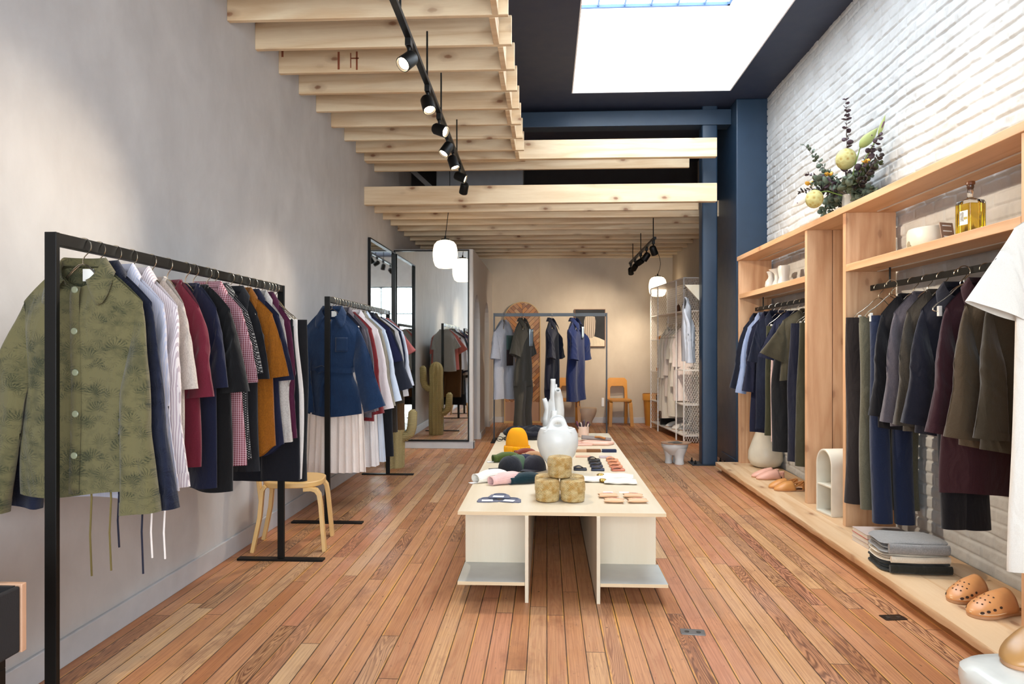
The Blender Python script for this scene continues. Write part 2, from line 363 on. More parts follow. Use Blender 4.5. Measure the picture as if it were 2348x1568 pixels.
# storefront wall behind the camera
fw=MB(); fw.box(XL-.1,XL+.15,YF-.12,YF,0,ZC); fw.box(2.2,XR+.1,YF-.12,YF,0,ZC); fw.box(XL+.15,2.2,YF-.12,YF,3.1,ZC); fw.box(XL+.15,2.2,YF-.12,YF,0,.25)
struct(fw.build('wall_front',m_white,smooth=False))
wf=thing('window_2',None,None,(0,0,0)); wf['kind']='structure'
g=MB()
for xx in (-1.83,-.6,.95,2.2): g.box(xx-.03,xx+.03,YF-.1,YF-.04,.25,3.1)
for zz in (.27,2.3,3.08): g.box(-1.83,2.2,YF-.1,YF-.04,zz-.025,zz+.025)
g.build('window_frame',m_black,wf,smooth=False)
# skirting boards
def skirt(name,a,b,h=.115): # a,b along wall with inward thickness
    return struct(box(name,m_skirt,*a,*b,0,h,bev=.004))
skirt('baseboard_left',(XL,XL+.018),(YF,8.76)); skirt('baseboard_back',(-.97,2.16),(YB-.018,YB),.1)
skirt('baseboard_rear_right',(2.142,2.16),(9.2,YB-.018),.1)
# fitting-room partition with arched openings in its side
def partition():
    y0,y1,zt,x0,x1=8.76,YB,2.57,XL,-.95; 
    b=MB(); b.box(x0,x1-.14,y0,y0+.12,0,zt)
    # rounded front corner + side wall with two arches
    def arch(yc,hw,zs):
        return [(yc+hw*math.cos(R(180-180*i/14)),zs+hw*math.sin(R(180-180*i/14))) for i in range(15)]
    A1=arch(9.265,.40,1.62); A2=arch(10.76,.40,1.62)
    poly=[(y0+.03,0)]+[(A1[0][0],0)]+A1+[(A1[-1][0],0),(A2[0][0],0)]+A2+[(A2[-1][0],0),(y1,0),(y1,zt),(y0+.03,zt)]
    # split into strips to stay planar-friendly: build with quads between arches
    def wallstrip(ya,yb,za,zb): b.box(x1-.14,x1,ya,yb,za,zb)
    wallstrip(y0+.03,A1[0][0],0,zt); wallstrip(A1[-1][0],A2[0][0],0,zt); wallstrip(A2[-1][0],y1,0,zt)
    for A in (A1,A2):
        for p,q in zip(A[:-1],A[1:]):
            vs=[(x,*c) for x in (x1-.14,x1) for c in (p,q,(q[0],zt),(p[0],zt))]
            b.add(vs,[(0,1,2,3),(7,6,5,4),(0,4,5,1),(2,6,7,3)])
    cr=[(x1-.14,y0)]+[(x1-.03+.03*math.sin(R(a)),y0+.03-.03*math.cos(R(a))) for a in range(0,91,15)]+[(x1-.14,y0+.03)]
    b.prism(cr,0,zt,'Z')
    struct(b.build('wall_partition',m_part,smooth=True,angle=25))
    s=MB(); s.box(x0,x1+.016,y0-.016,y0,0,.09)
    for ya,yb in ((y0-.016,A1[0][0]),(A1[-1][0],A2[0][0]),(A2[-1][0],y1-.02)): s.box(x1,x1+.016,ya,yb,0,.09)
    struct(s.build('baseboard_partition',m_skirt,smooth=False,bev=.004))
    # interior of the rooms
    struct(box('wall_fitting_room',m_plasb,x0+.02,x0+.05,y0+.13,y1,0,zt)); 
partition()
# navy pier and steel column at the right
struct(MB().prism([(2.03,7.42),(XR+.1,7.42),(XR+.1,9.2),(2.03,9.2)][::-1],0,ZC,'Z').build('wall_pier',m_navy,smooth=False,bev=.012))
struct(box('baseboard_pier',m_navy,2.015,2.03,7.42,8.0,0,.1,bev=.003))
struct(box('trim_3',m_navy,-.3,2.03,7.62,7.8,3.76,3.93,bev=.005))
ct=thing('steel_column','navy painted steel column on a bolted base plate behind the wooden beams','column',(1.80,7.72,0))
MB().prism([(p[0],p[1]) for p in rrect(.085,.085,.018,4)],.012,3.97,'Z').build('column_shaft',m_navy,ct,angle=30)
MB().box(-.20,.20,-.13,.13,0,.012).build('base_plate',plain('dark_plate','#23272c',.4),ct,smooth=False,bev=.003)
for sx in (-1,1):
    for sy in (-1,1): MB().lathe([(.014,.012),(.014,.03),(.007,.032),(.007,.055),(0.0005,.056)],6,(sx*.16,sy*.095,0)).build('bolt',m_black,ct,angle=20)
# dark loft space above the rear beams
struct(box('wall_loft',m_dark,XL,2.36,9.9,9.96,3.05,ZC))
struct(box('trim_4',plain('duct_grey','#8f9194',.6),-1.5,-.32,9.2,9.7,3.42,3.9,bev=.01))
struct(MB().bar((-1.9,8.9,3.75),(-1.2,8.9,3.1),.05,.06).build('trim_5',plain('brace_grey','#6b6765',.6),smooth=False))
# ---------------------------------------------------------------- joists
def joist(name,x0,x1,y,z,h,label,group,th=.038):
    o=box(name,m_joist,0,x1-x0,0,th,0,h,bev=.004); o.location=(x0,y,z); return tag(o,label,'beam',group)
random.seed(5)
for k in range(-1,9):
    y=4.14+.4075*k; rank=k+2
    lab='pale cedar joist of the high row, '+('just above the top edge of the photo' if k<0 else ORD[k]+' counted from the front')
    joist('ceiling_joist',XL,-.235,y,3.325,.195,lab,'high row of cedar joists on the left')
for k in range(-1,8):
    y=4.14+.4075*k; x=-.325+(.012 if k%2 else -.012)
    o=box('joist_blocking',m_joist,-.019,.019,0,.3675-.004,0,.15,bev=.003); o.location=(x,y+.04,3.322)
    tag(o,'short pale wood block nailed between high joists, '+(('nearest, at the top edge' if k<0 else ORD[k+1]+' from the front')),'wood block','blocking between the high joists')
joist('ceiling_joist',XL,1.80,7.315,3.325,.20,'long pale beam of the high row crossing to the navy column, above another long beam','long beams crossing to the column',th=.075)
joist('ceiling_joist',XL,1.60,7.75,3.325,.19,'cedar joist close behind the upper long beam, stopping at the column','joists behind the long beams')
joist('ceiling_joist',XL,1.80,7.315,2.85,.195,'lower long pale beam crossing in front of the navy column','long beams crossing to the column',th=.075)
for k in range(1,12):
    y=7.345+.4075*k
    joist('ceiling_joist',XL if k<4 else XL,2.16 if y>8.6 else (1.70 if y<8.1 else 2.03),y,2.85,.19,'brown lit joist of the low rear row, %s behind the lower long beam'%ORD[k-1],'low rear row of joists')
# stain strokes on the third joist
st=plain('rust_stain','#8a4a2c',.8)
jt=[o for o in bpy.data.objects if o.name.startswith('ceiling_joist') and abs(o.location.y-(4.14+.4075*2))<.01][0]
mk=MB()
for (x,z0,z1,w) in ((.45,.02,.15,.016),(.54,.03,.14,.008),(.585,.015,.15,.014),(.03,.12,.185,.016)): mk.box(x-w/2,x+w/2,-.0008,-.0002,z0,z1)
mk.box(.54,.60,-.0008,-.0002,.095,.105)
mk.build('stain_mark',st,jt,smooth=False,label='rusty brown stain strokes')
# ================================================================ hangers and garments
m_wire=plain('nickel_wire','#cdc2ae',.22,metal=1.); m_clip=plain('hanger_clip','#e8e4da',.4)
m_btn=plain('shell_button','#8f9478',.35); m_btnd=plain('dark_button','#23222a',.4); m_label=plain('woven_label','#e9e7e0',.8)
_hp={}
def hanger_proto(clips):
    if clips in _hp: return _hp[clips]
    t=thing('clothes_hanger','','hanger')
    hk=[(.0,0,.0),(.0,0,.016),(.006,0,.027),(.016,0,.037)]+[(.029*math.cos(a),0,.062+.029*math.sin(a)) for a in [R(-42+12*i) for i in range(20)]]
    MB().tube(hk,.0022,6).build('hook',m_wire,t)
    fr=MB()
    for yo in (-.006,.006):
        for sx in (-1,1):
            pts=[(0,yo*.3,.0)]+[(sx*x*.72,yo*.6,z*1.12) for x,z in ((.02,-.004),(.05,-.02),(.08,-.042),(.13,-.07),(.18,-.092),(.203,-.108),(.205,-.118),(.19,-.124))]
            fr.tube(pts,.0021,6)
    fr.tube([(-.137,0,-.139),(.137,0,-.139)],.0021,6)
    fr.build('shoulder_frame',m_wire,t)
    if clips:
        for sx in (-1,1): MB().box(-.008,.008,-.012,.012,-.165,-.112).build('clip',m_clip,t,smooth=False,bev=.002,loc=(sx*.115,0,0))
    _hp[clips]=t; return t
_used=set()
def hanger(loc,rz,label,group,clips=False):
    p=hanger_proto(clips)
    o=p if clips not in _used else copy_tree(p); _used.add(clips)
    o.location=loc; o.rotation_euler=(0,0,rz); return tag(o,label,'hanger',group)
def ell(x,e): return math.copysign(abs(x)**e,x)
def garment(name,label,cat,loc,rz,mat,group=None,W=.22,L=.72,T=.07,drop=.085,flare=.03,sl=0.,ang=8,cw=.065,ad=.2,nw=.075,collar=None,amp=.012,k=16.,seed=0,res=1.,
            buttons=None,mat2=None,placket=False,belt=False,label_patch=False,nd=.07,cords=None,pocket=False,angl=None,slL=None,hemw=0.,tuck=0.,band=True,vents=False):
    rnd=random.Random(seed*7+3); ph=[(1.3*q_*q_+.10*seed*(q_+1))%6.283 for q_ in range(3)]+[rnd.uniform(0,6.28) for _ in range(5)]
    if sl>.4: sl+=.07; drop+=.045
    elif sl>0: drop+=.02
    t=thing(name,label,cat,loc,rz,group)
    nu=int(56*res); nv=int(26*res)
    def fold(x,v,z):
        a=amp*(.25+1.1*v)
        return a*(math.sin(k*x+ph[0]+1.4*v)+.6*math.sin(k*1.9*x+ph[1]-2.2*v)+.35*math.sin(9*z+ph[2]+4*x))
    def hw_at(v):
        return W-.012*sstep(.05,.28,v)+flare*v - (tuck*math.exp(-((v-.55)/.13)**2) if tuck else 0)
    def ztop(x,front):
        ax=abs(x)
        if ax<nw: return -.012-(nd if front else .0)*max(0,1-(ax/nw)**2)**.7
        s_=(ax-nw)/(W-nw); return -.012-drop*(s_**1.15)
    def body(u,vv):
        a=2*PI*u; c,s_=math.cos(a),math.sin(a); v=vv**1.15
        x=hw_at(v)*ell(c,.8); front=s_<0
        zt=ztop(max(-W,min(W,x)),front)
        hem=-L-hemw*math.sin(3*x*10+ph[3])*.3-.012*math.sin(11*x+ph[4])
        if vents: hem+=.05*sstep(.6,1.,abs(x)/max(.01,hw_at(1)))
        z=lerp(zt,hem,v)
        th=T*(.16+.84*sstep(0,.16,v))*(1+.15*v)+.014*(1-sstep(0,.2,v))
        y=th/2*ell(s_,.75)*(1-.35*abs(c)**4)
        fy=fold(x,v,z)*sstep(0,.25,v)
        return (x+.006*v*math.sin(8*z+ph[5]),y+fy+(.25*fold(x+.1,v,z) if front else 0)*v,z)
    MB().grid(body,nu,nv,True).build('body',mat,t,angle=80)
    if sl>0:
        for sx in (-1,1):
            A=R(ang if sx>0 else (ang if angl is None else angl)); SLn=sl if sx>0 or slL is None else slL
            O0=Vector((W-.006,0,-drop-.010)); I0=Vector((W-.055,0,-drop-ad))
            cdir=Vector((math.sin(A),0,-math.cos(A))); perp=Vector((math.cos(A),0,math.sin(A)))
            CE=Vector((W-.045,0,-drop-.05))+cdir*SLn; O1=CE+perp*cw; I1=CE-perp*cw
            m=int(20*res) if SLn>.3 else int(12*res)
            def sleeve(u,v,sx=sx,O0=O0,I0=I0,O1=O1,I1=I1,cdir=cdir,perp=perp,SLn=SLn):
                bo=O0+Vector((.028,0,-.03-.1*SLn)); bi=I0.lerp(I1,.25)+Vector((.0,0,0))
                o=O0*(1-v)**2+bo*2*v*(1-v)+O1*v*v if SLn<.35 else (O0.lerp(O1,v)+Vector((.022*math.sin(PI*min(1,v*1.6)) if v<.62 else 0,0,0)))
                i=I0.lerp(I1,v)
                a=2*PI*u; c,s_=math.cos(a),math.sin(a)
                mid=(o+i)/2; hf=(o-i)/2; th=T*(.45+.35*v)*(1. if SLn<.35 else .9)
                p=mid+hf*ell(c,.85); 
                wr=.0016*math.sin(40*v*max(SLn,.3)/.5+2*c+ph[6])*(1+2.5*math.exp(-((v-.5)/.12)**2))+.006*math.sin(4*c+ph[7]+3.2*v)*sstep(.05,.4,v)
                y=th/2*ell(s_,.8)+amp*.7*math.sin(7*p.z+ph[2]+sx)*v+wr*(1 if s_<0 else -1)
                return (sx*(p.x+wr*.6*c),y-(T*.5*sstep(0,.3,v) if SLn>.35 else 0),p.z)
            sb=MB().grid(sleeve,int(28*res),m,True)
            so=sb.build('sleeve',mat,t,angle=80)
            if SLn>.35 and res>=.8:
                MB().grid(lambda u,v,sleeve=sleeve: tuple(Vector(sleeve(u,lerp(.925,1.004,v)))+Vector((0,(-.003 if math.sin(2*PI*u)<0 else .003),0))),24,2,True).build('cuff',mat,so,angle=80)
    if collar=='shirt':
        def col(u,v):
            f=lerp(-2.62,2.62,u); s_,c=math.sin(f),math.cos(f); fr=sstep(1.2,2.6,abs(f))
            ri=nw*1.0
            x0,y0,z0=ri*s_,T*.42*c,-.005-(nd+.002)*sstep(1.4,2.7,abs(f))
            xr,yr,zr=x0*1.0,y0*1.25-.004*fr,z0+.032*(1-.4*fr)
            spread=.035+.012*fr; x2,y2,z2=x0*1.0+math.copysign(spread,x0)*min(1,abs(s_)*1.6)+math.copysign(.012*fr,x0),y0*1.5-.016*fr,z0-.022-.05*fr
            if v<.35: k_=v/.35; return (lerp(x0,xr,k_),lerp(y0,yr,k_),lerp(z0,zr,k_))
            k_=(v-.35)/.65; return (lerp(xr,x2,k_),lerp(yr,y2,k_)-.004*math.sin(PI*k_)*fr,lerp(zr,z2,k_))
        MB().grid(col,30,8).build('collar',mat2 or mat,t,solid=.002,angle=60)
    elif collar=='crew' and band:
        pts=[]
        for i in range(20):
            a=2*PI*i/20; x=nw*math.cos(a); fr=math.sin(a)<0
            pts.append((x,T*.16*math.sin(a),-.010-(nd if fr else 0)*abs(math.sin(a))**1.2))
        MB().tube(pts,.009,6,close=True).build('neckband',mat2 or mat,t)
    if placket or buttons:
        def pk(u,v):
            z=lerp(-nd-.012,-L+.004,v); vv=(z/-L); x=lerp(-.016,.016,u)
            return (x,-T*(.5*(.16+.84*sstep(0,.16,vv))*(1+.15*vv))-.0035+1.25*fold(x,vv**1.0,z)*sstep(0,.25,vv),z)
        po=MB().grid(pk,2,24).build('placket',mat,t,solid=.002,angle=80)
        if buttons:
            nb,br,bm=buttons
            for i in range(nb):
                v=(i+.08)/nb; x,y,z=pk(.5,v)
                MB().lathe([(br,0),(br,.003),(br*.8,.0045),(.0005,.0048)],14).build('button',bm,po,angle=30,loc=(x,y-.002,z),rot=(R(90),0,0))
    if label_patch:
        MB().box(-.02,.02,-.001,.001,-.055,-.012).build('neck_label',m_label,t,smooth=False,loc=(.012,T*.12,-.004))
    if pocket:
        for sx in ((-1,1) if pocket==2 else (1,)):
            z0=-L*.62 if pocket==2 else -L*.27
            def pf(u,v):
                x=sx*W*.45+lerp(-.05,.05,u); z=z0-lerp(0,.11,v); vv=-z/L
                return (x,-T*(.5*(1+.15*vv))*(1)-.006+1.25*fold(x,vv,z),z)
            MB().grid(pf,6,6).build('pocket',mat,t,solid=.001,angle=80)
    if belt:
        zb=-L*.57
        def bl(u,v):
            a=2*PI*u; vv=.55; x=(hw_at(vv)+.012)*ell(math.cos(a),.8); return (x,(T*.62+.024)*ell(math.sin(a),.75)*.8+fold(x,vv,zb),zb-.02+.04*v+.01*math.sin(2*a))
        bo=MB().grid(bl,32,2,True).build('belt',mat,t,angle=80)
        MB().tube([(0,-T*.6,zb),(-.05,-T*.8,zb+.03),(-.11,-T*.8,zb+.01),(-.08,-T*.8,zb-.025),(0,-T*.7,zb)],.011,6,sy=.3).build('bow',mat,bo)
        for sx in (-1,1): MB().tube([(0,-T*.7,zb),(sx*.02-.03,-T*.9,zb-.12),(sx*.035-.03,-T*.8,zb-.28)],.011,6,sy=.3).build('belt_end',mat,bo)
    if cords:
        cm,xs=cords
        for x,l in xs: MB().tube([(x,-.01,-L+.03),(x+.004,-.012,-L-.02),(x-.003,-.01,-L-.05-l*.4),(x+.003,-.01,-L-.05-l)],.0035,6).build('drawstring',cm,t)
    return t
def trousers(label,loc,rz,mat,group=None,L=.95,W=.19,T=.05,amp=.008,seed=0,name='trousers',cat='trousers',leg=.1):
    rnd=random.Random(seed+5); ph=[rnd.uniform(0,6.28) for _ in range(4)]
    t=thing(name,label,cat,loc,rz,group); z0=-.128
    MB().grid(lambda u,v:((W-.0)*ell(math.cos(2*PI*u),.7),T*.35*ell(math.sin(2*PI*u),.7),z0-.045*v),36,2,True).build('waistband',mat,t,angle=80)
    for sx in (-1,1):
        def lg(u,v):
            a=2*PI*u; c,s_=math.cos(a),math.sin(a)
            hwv=lerp(W*.5,leg,sstep(0,.5,v)); cx=sx*lerp(W*.5,W*.52,v)
            z=z0-.04-(L-.04)*v; 
            return (cx+(hwv+.002)*ell(c,.8)+.01*math.sin(4*z+ph[0])*v,T*.5*(.7+.5*v)*ell(s_,.8)+amp*math.sin(26*c*hwv+ph[1]+2*v)*(.3+v)+amp*math.sin(7*z+ph[2]+sx),z)
        MB().grid(lg,28,22,True).build('trouser_leg',mat,t,angle=80)
    return t
def skirt_g(label,loc,rz,mat,group=None,L=.75,W=.16,H=.30,T=.05,n=9,seed=0,amp=.02):
    t=thing('long_skirt',label,'skirt',loc,rz,group); z0=-.128; ph=random.Random(seed).uniform(0,6)
    MB().grid(lambda u,v:(W*ell(math.cos(2*PI*u),.7),T*.4*ell(math.sin(2*PI*u),.7),z0-.04*v),36,2,True).build('waistband',mat,t,angle=80)
    def sk(u,v):
        a=2*PI*u; c,s_=math.cos(a),math.sin(a); w=lerp(W,H,v**.8); f=1 if s_<0 else -1
        return (w*ell(c,.85)*(1+.02*v*math.sin(7*a)),lerp(T*.4,T*1.1,v)*ell(s_,.8)+amp*v**.7*math.sin(n*PI*c+ph)*f,z0-.035-(L-.035)*v-.006*math.sin(n*PI*c+ph)*v)
    MB().grid(sk,120,20,True).build('skirt_panel',mat,t,angle=80)
    return t
# ================================================================ clothing racks on the left
def rack(label,x,y0,y1,H,w=.04,foot=.53,alongx=False,group='free-standing black clothing racks'):
    t=thing('clothing_rack',label,'clothing rack',(x,y0,0) if not alongx else (x,y0,0),0,group)
    Lr=(y1-y0); m=m_black
    def bx(n,a): 
        if alongx: a=(a[2],a[3],a[0],a[1],a[4],a[5])
        return MB().box(*a).build(n,m,t,smooth=False,bev=.0015)
    bx('post',(-w/2,w/2,0,.018,.012,H-w*.0)); bx('post',(-w/2,w/2,Lr-.018,Lr,.012,H))
    bx('top_bar',(-w/2+.004,w/2-.004,.018,Lr-.018,H-.042,H))
    for yy in (.009,Lr-.009): bx('foot_plate',(-foot/2,foot/2,yy-.028,yy+.028,0,.012))
    return t
RX=-1.626; HT=1.68
rack('tall black steel clothing rack nearest the camera along the left wall',RX,2.165,4.12,HT)
rack('black steel clothing rack standing behind the nearest rack, holding the belted denim jacket',RX,4.985,6.93,HT)
c_=cloth
def lab_h(w): return w
G1='hangers on the nearest rack'; G2='hangers on the second rack'
HZ=HT-.088  # neck height under the bar
def put(i,y,group,rz=0,x=RX,clips=False,rackname='nearest rack',top=HT,n=None,hl=None):
    hanger((x,y,top-.087),rz,hl or ('wire hanger %s from the front on the %s'%(ORD[i],rackname)),group,clips); return (x,y,top-.087)
navy='#1b2140'; 
palmg=c_('#7e7650','#474a32','palm',.55); palmn=c_('#272d45','#10142a','palm',.6)
cordg=plain('cord_green','#6b5d30',.8); cordn=plain('cord_navy','#15172a',.8); cordw=plain('cord_white','#e9dfd8',.8)
JK=dict(W=.215,L=.80,T=.085,sl=.60,cw=.07,ang=5,collar='shirt',amp=.010,k=11,flare=.015,drop=.075)
rows=[ # y, kind, label, args
 (2.324,'coat_jacket','olive green palm-leaf print jacket facing the camera at the front of the nearest rack','jacket',palmg,dict(JK,buttons=(5,.0115,m_btn),placket=True,label_patch=True,cords=(cordg,[(.035,.24),(.105,.22)]),angl=11,sl=.62,T=.085)),
 (2.404,'coat_jacket','dark navy leaf-print jacket hanging right behind the olive palm jacket','jacket',palmn,dict(JK,sl=.63,ang=8,T=.07,cords=(cordn,[(.09,.16),(.185,.25)]))),
 (2.5,'shirt','pale lavender collared shirt tucked between navy jacket and striped shirt','shirt',c_('#cfcbd3','#bfc3d8','stripe',.5),dict(JK,L=.86,sl=.58,T=.05,cords=(cordw,[(.17,.16),(.225,.16)]))),
 (2.601,'shirt','white long-sleeve shirt with faint pink stripes on the nearest rack','shirt',c_('#e3dcdc','#c3b4bb','stripe',.5),dict(JK,L=.80,sl=.58,T=.07,cw=.07)),
 (2.735,'tee_shirt','oatmeal beige short-sleeve tee on the nearest rack','tee',c_('#cfc6bd','#b7ada4','heather',.5),dict(W=.178,L=.70,sl=.31,cw=.095,ang=5,collar='crew')),
 (2.856,'tee_shirt','crimson red short-sleeve tee on the nearest rack','tee',c_('#7c2136'),dict(W=.178,L=.80,sl=.35,cw=.105,ang=5,collar='crew')),
 (3.002,'tee_shirt','navy short-sleeve tee between crimson and black tees','tee',c_(navy),dict(W=.178,L=.90,sl=.32,cw=.09,ang=5,collar='crew')),
 (3.071,'long_tee','black drop-shoulder tee with wide sleeves on the nearest rack','tee',c_('#0c0b0e'),dict(W=.20,L=.93,sl=.34,cw=.12,ang=5,collar='crew',T=.1,drop=.09)),
 (3.193,'shirt','red and white gingham short-sleeve shirt on the nearest rack','shirt',c_('#92253a','#d9b3ba','check',.3),dict(W=.19,L=.86,sl=.31,cw=.105,ang=5,collar='shirt',T=.08)),
 (3.258,'shirt','black short-sleeve shirt with white dot pattern on the nearest rack','shirt',c_('#19191e','#b5b5b2','dots',.4),dict(W=.182,L=.84,sl=.27,cw=.10,ang=5,collar='shirt')),
 (3.424,'shirt','plain charcoal short-sleeve shirt behind the dotted black shirt','shirt',c_('#202127'),dict(W=.155,L=.93,sl=.30,cw=.10,ang=2,collar='shirt')),
 (3.514,'shirt','mustard orange linen short-sleeve shirt on the nearest rack','shirt',c_('#b26c14','#96560d','heather',.7),dict(W=.195,L=.86,sl=.30,cw=.09,ang=8,collar='shirt',T=.09,amp=.014,vents=True)),
 (3.613,'shirt','dark navy short-sleeve shirt just behind the mustard shirt','shirt',c_('#171c3c'),dict(W=.19,L=.86,sl=.32,cw=.10,ang=5,collar='shirt',T=.08,vents=True)),
 (3.707,'shirt','light oatmeal long-sleeve shirt near the far end of the nearest rack','shirt',c_('#b5aaa2','#cfc8c0','heather'),dict(W=.178,L=.80,sl=.56,cw=.055,ang=5,collar='shirt')),
 (3.8,'shirt','plum burgundy long-sleeve shirt near the far end of the nearest rack','shirt',c_('#5e1b40'),dict(W=.178,L=.80,sl=.55,cw=.055,ang=4,collar='shirt')),
]
hy=[];n_=0
RZ1=[0,-6,-10,-12,-19,-19,-18,-13,-9,-7,-5,-3,-3,-2,-2]
for i,(y,nm,lb,ct_,mt_,kw) in enumerate(rows):
    p=put(i,y,G1,rz=R(RZ1[i]))
    gap=(rows[i+1][0]-y) if i+1<len(rows) else .09
    garment(nm,lb,ct_,p,R(RZ1[i]),mt_,seed=i+1,**{**kw,'T':min(.085,max(.04,gap*.65)) if i else .085})
for j,(y,lb,mt_,L,W) in enumerate([(3.92,'off-white trousers clipped near the far end of the nearest rack',c_('#d9d2cc'),.93,.17),(3.875,'dark navy trousers clipped behind the off-white pair',c_('#10131f'),.93,.16),(3.965,'black denim trousers clipped last on the nearest rack',c_('#17171a','#26262a','denim'),.95,.21)]):
    p=put(15+j,y,G1,clips=True); trousers(lb,p,R(3),mt_,L=L,W=W,leg=.11,seed=j)
hanger((RX,4.02,HT-.087),R(-20),'empty wire hanger sticking out at the far end of the nearest rack',G1)
# second rack
R2='second rack'
denim=c_('#24466f','#173157','denim',.5)
rows=[(5.10,'coat_jacket','indigo denim jacket with a tied belt at the front of the second rack','jacket',denim,dict(W=0.215,L=.80,T=.09,sl=.52,cw=.085,ang=18,angl=4,collar='shirt',drop=.09,buttons=(7,.009,plain('brass_button','#8d7443',.4)),placket=True,belt=True,tuck=.045,pocket=1,flare=.02,label_patch=True,k=14,amp=.013)),
 (5.22,'shirt','dark navy long shirt just behind the denim jacket','shirt',c_('#1b1d33'),dict(W=0.200,L=.83,sl=.5,cw=.05,ang=6,collar='crew')),
 (5.30,'shirt','grey mauve long-sleeve shirt behind the denim jacket','shirt',c_('#77707a','#6a636d','heather'),dict(W=0.205,L=.80,sl=.55,cw=.06,ang=8,collar='shirt')),
 (5.38,'shirt','grey heather cardigan between mauve and red shirts','shirt',c_('#6d6a72','#807d85','heather'),dict(W=0.210,L=.84,sl=.55,cw=.05,ang=9,collar='crew')),
 (5.46,'long_shirt','brick red long shirt on the second rack','shirt',c_('#8f2a30'),dict(W=0.215,L=.88,sl=.58,cw=.05,ang=10,collar='crew')),
 (5.62,'shirt','pinkish white long-sleeve shirt on the second rack','shirt',c_('#ded3d3'),dict(W=0.225,L=.70,sl=.56,cw=.07,ang=11,collar='shirt',T=.1)),
 (5.75,'shirt','khaki beige long-sleeve shirt on the second rack','shirt',c_('#a79d8b'),dict(W=0.230,L=.78,sl=.55,cw=.06,ang=11,collar='shirt')),
 (5.84,'shirt','pale blue long-sleeve shirt on the second rack','shirt',c_('#cdd6e4'),dict(W=0.240,L=.70,sl=.52,cw=.07,ang=13,collar='shirt',T=.09)),
 (5.96,'tee_shirt','navy blue short-sleeve tee on the second rack','tee',c_('#1b1f4a'),dict(W=0.245,L=.70,sl=.28,cw=.10,ang=13,collar='crew')),
 (6.05,'shirt','slate grey shirt with a wide draped sleeve on the second rack','shirt',c_('#2f3342'),dict(W=0.250,L=.72,sl=.44,cw=.11,ang=15,collar='shirt',T=.08)),
 (6.16,'coat_jacket','olive brown jacket near the far end of the second rack','jacket',c_('#4a3f30'),dict(W=0.250,L=.85,sl=.55,cw=.06,ang=8,collar='shirt')),
 (6.28,'shirt','off-white thin shirt near the far end of the second rack','shirt',c_('#cdc8c6'),dict(W=0.255,L=.68,sl=.50,cw=.06,ang=9,collar='crew')),
 (6.36,'tee_shirt','dark blue slim tee near the far end of the second rack','tee',c_('#14193a'),dict(W=0.257,L=.72,sl=.45,cw=.05,ang=8,collar='crew')),
 (6.46,'tee_shirt','pale blue-white tee near the far end of the second rack','tee',c_('#d3d7e2'),dict(W=0.260,L=.66,sl=.42,cw=.06,ang=12,collar='crew')),
 (6.62,'tee_shirt','salmon pink short-sleeve tee, next to last on the second rack','tee',c_('#c9706a'),dict(W=.21,L=.64,sl=.24,cw=.09,ang=30,collar='crew')),
 (6.74,'tee_shirt','light grey short-sleeve tee hanging last on the second rack','tee',c_('#b4b6b8','#a6a8ab','heather'),dict(W=.17,L=.66,sl=.17,cw=.09,ang=22,collar='crew'))]
for i,(y,nm,lb,ct_,mt_,kw) in enumerate(rows):
    p=put(i,y,G2,rz=R(-4+3*math.sin(i*1.7)),rackname=R2)
    garment(nm,lb,ct_,p,R(-4+3*math.sin(i*1.7)),mt_,seed=i+31,res=.8 if i else 1,**{**dict(angl=1),**kw,'T':.09 if i==0 else min(.08,max(.045,((rows+[(6.85,)])[i+1][0]-y)*.7))})
sk=[(5.16,'cream pleated long skirt hanging under the denim jacket on the second rack',c_('#e6d9cf'),1.13,.24),(5.52,'off-white pleated long skirt behind the cream skirt on the second rack',c_('#ddd6d2'),1.15,.25),(5.68,'pale blue-white flared skirt behind the two cream skirts',c_('#c6ccd6'),1.14,.27)]
for j,(y,lb,mt_,L,H) in enumerate(sk):
    p=put(16+j,y,G2,clips=True,rackname=R2); skirt_g(lb,p,R(2),mt_,L=L-.02,W=.19,H=H,seed=j,T=.08)
for j,(y,lb,mt_,L,W) in enumerate([(6.0,'black wide trousers clipped on the second rack',c_('#15171f'),1.13,.24),(6.22,'dark brown trousers clipped on the second rack',c_('#3a2e22'),.94,.22),(6.54,'tan brown corduroy trousers at the far end of the second rack',c_('#6b4a26'),.96,.24)]):
    p=put(19+j,y,G2,clips=True,rackname=R2); trousers(lb,p,R(3),mt_,L=L,W=W,leg=.13,seed=j+9,T=.07)
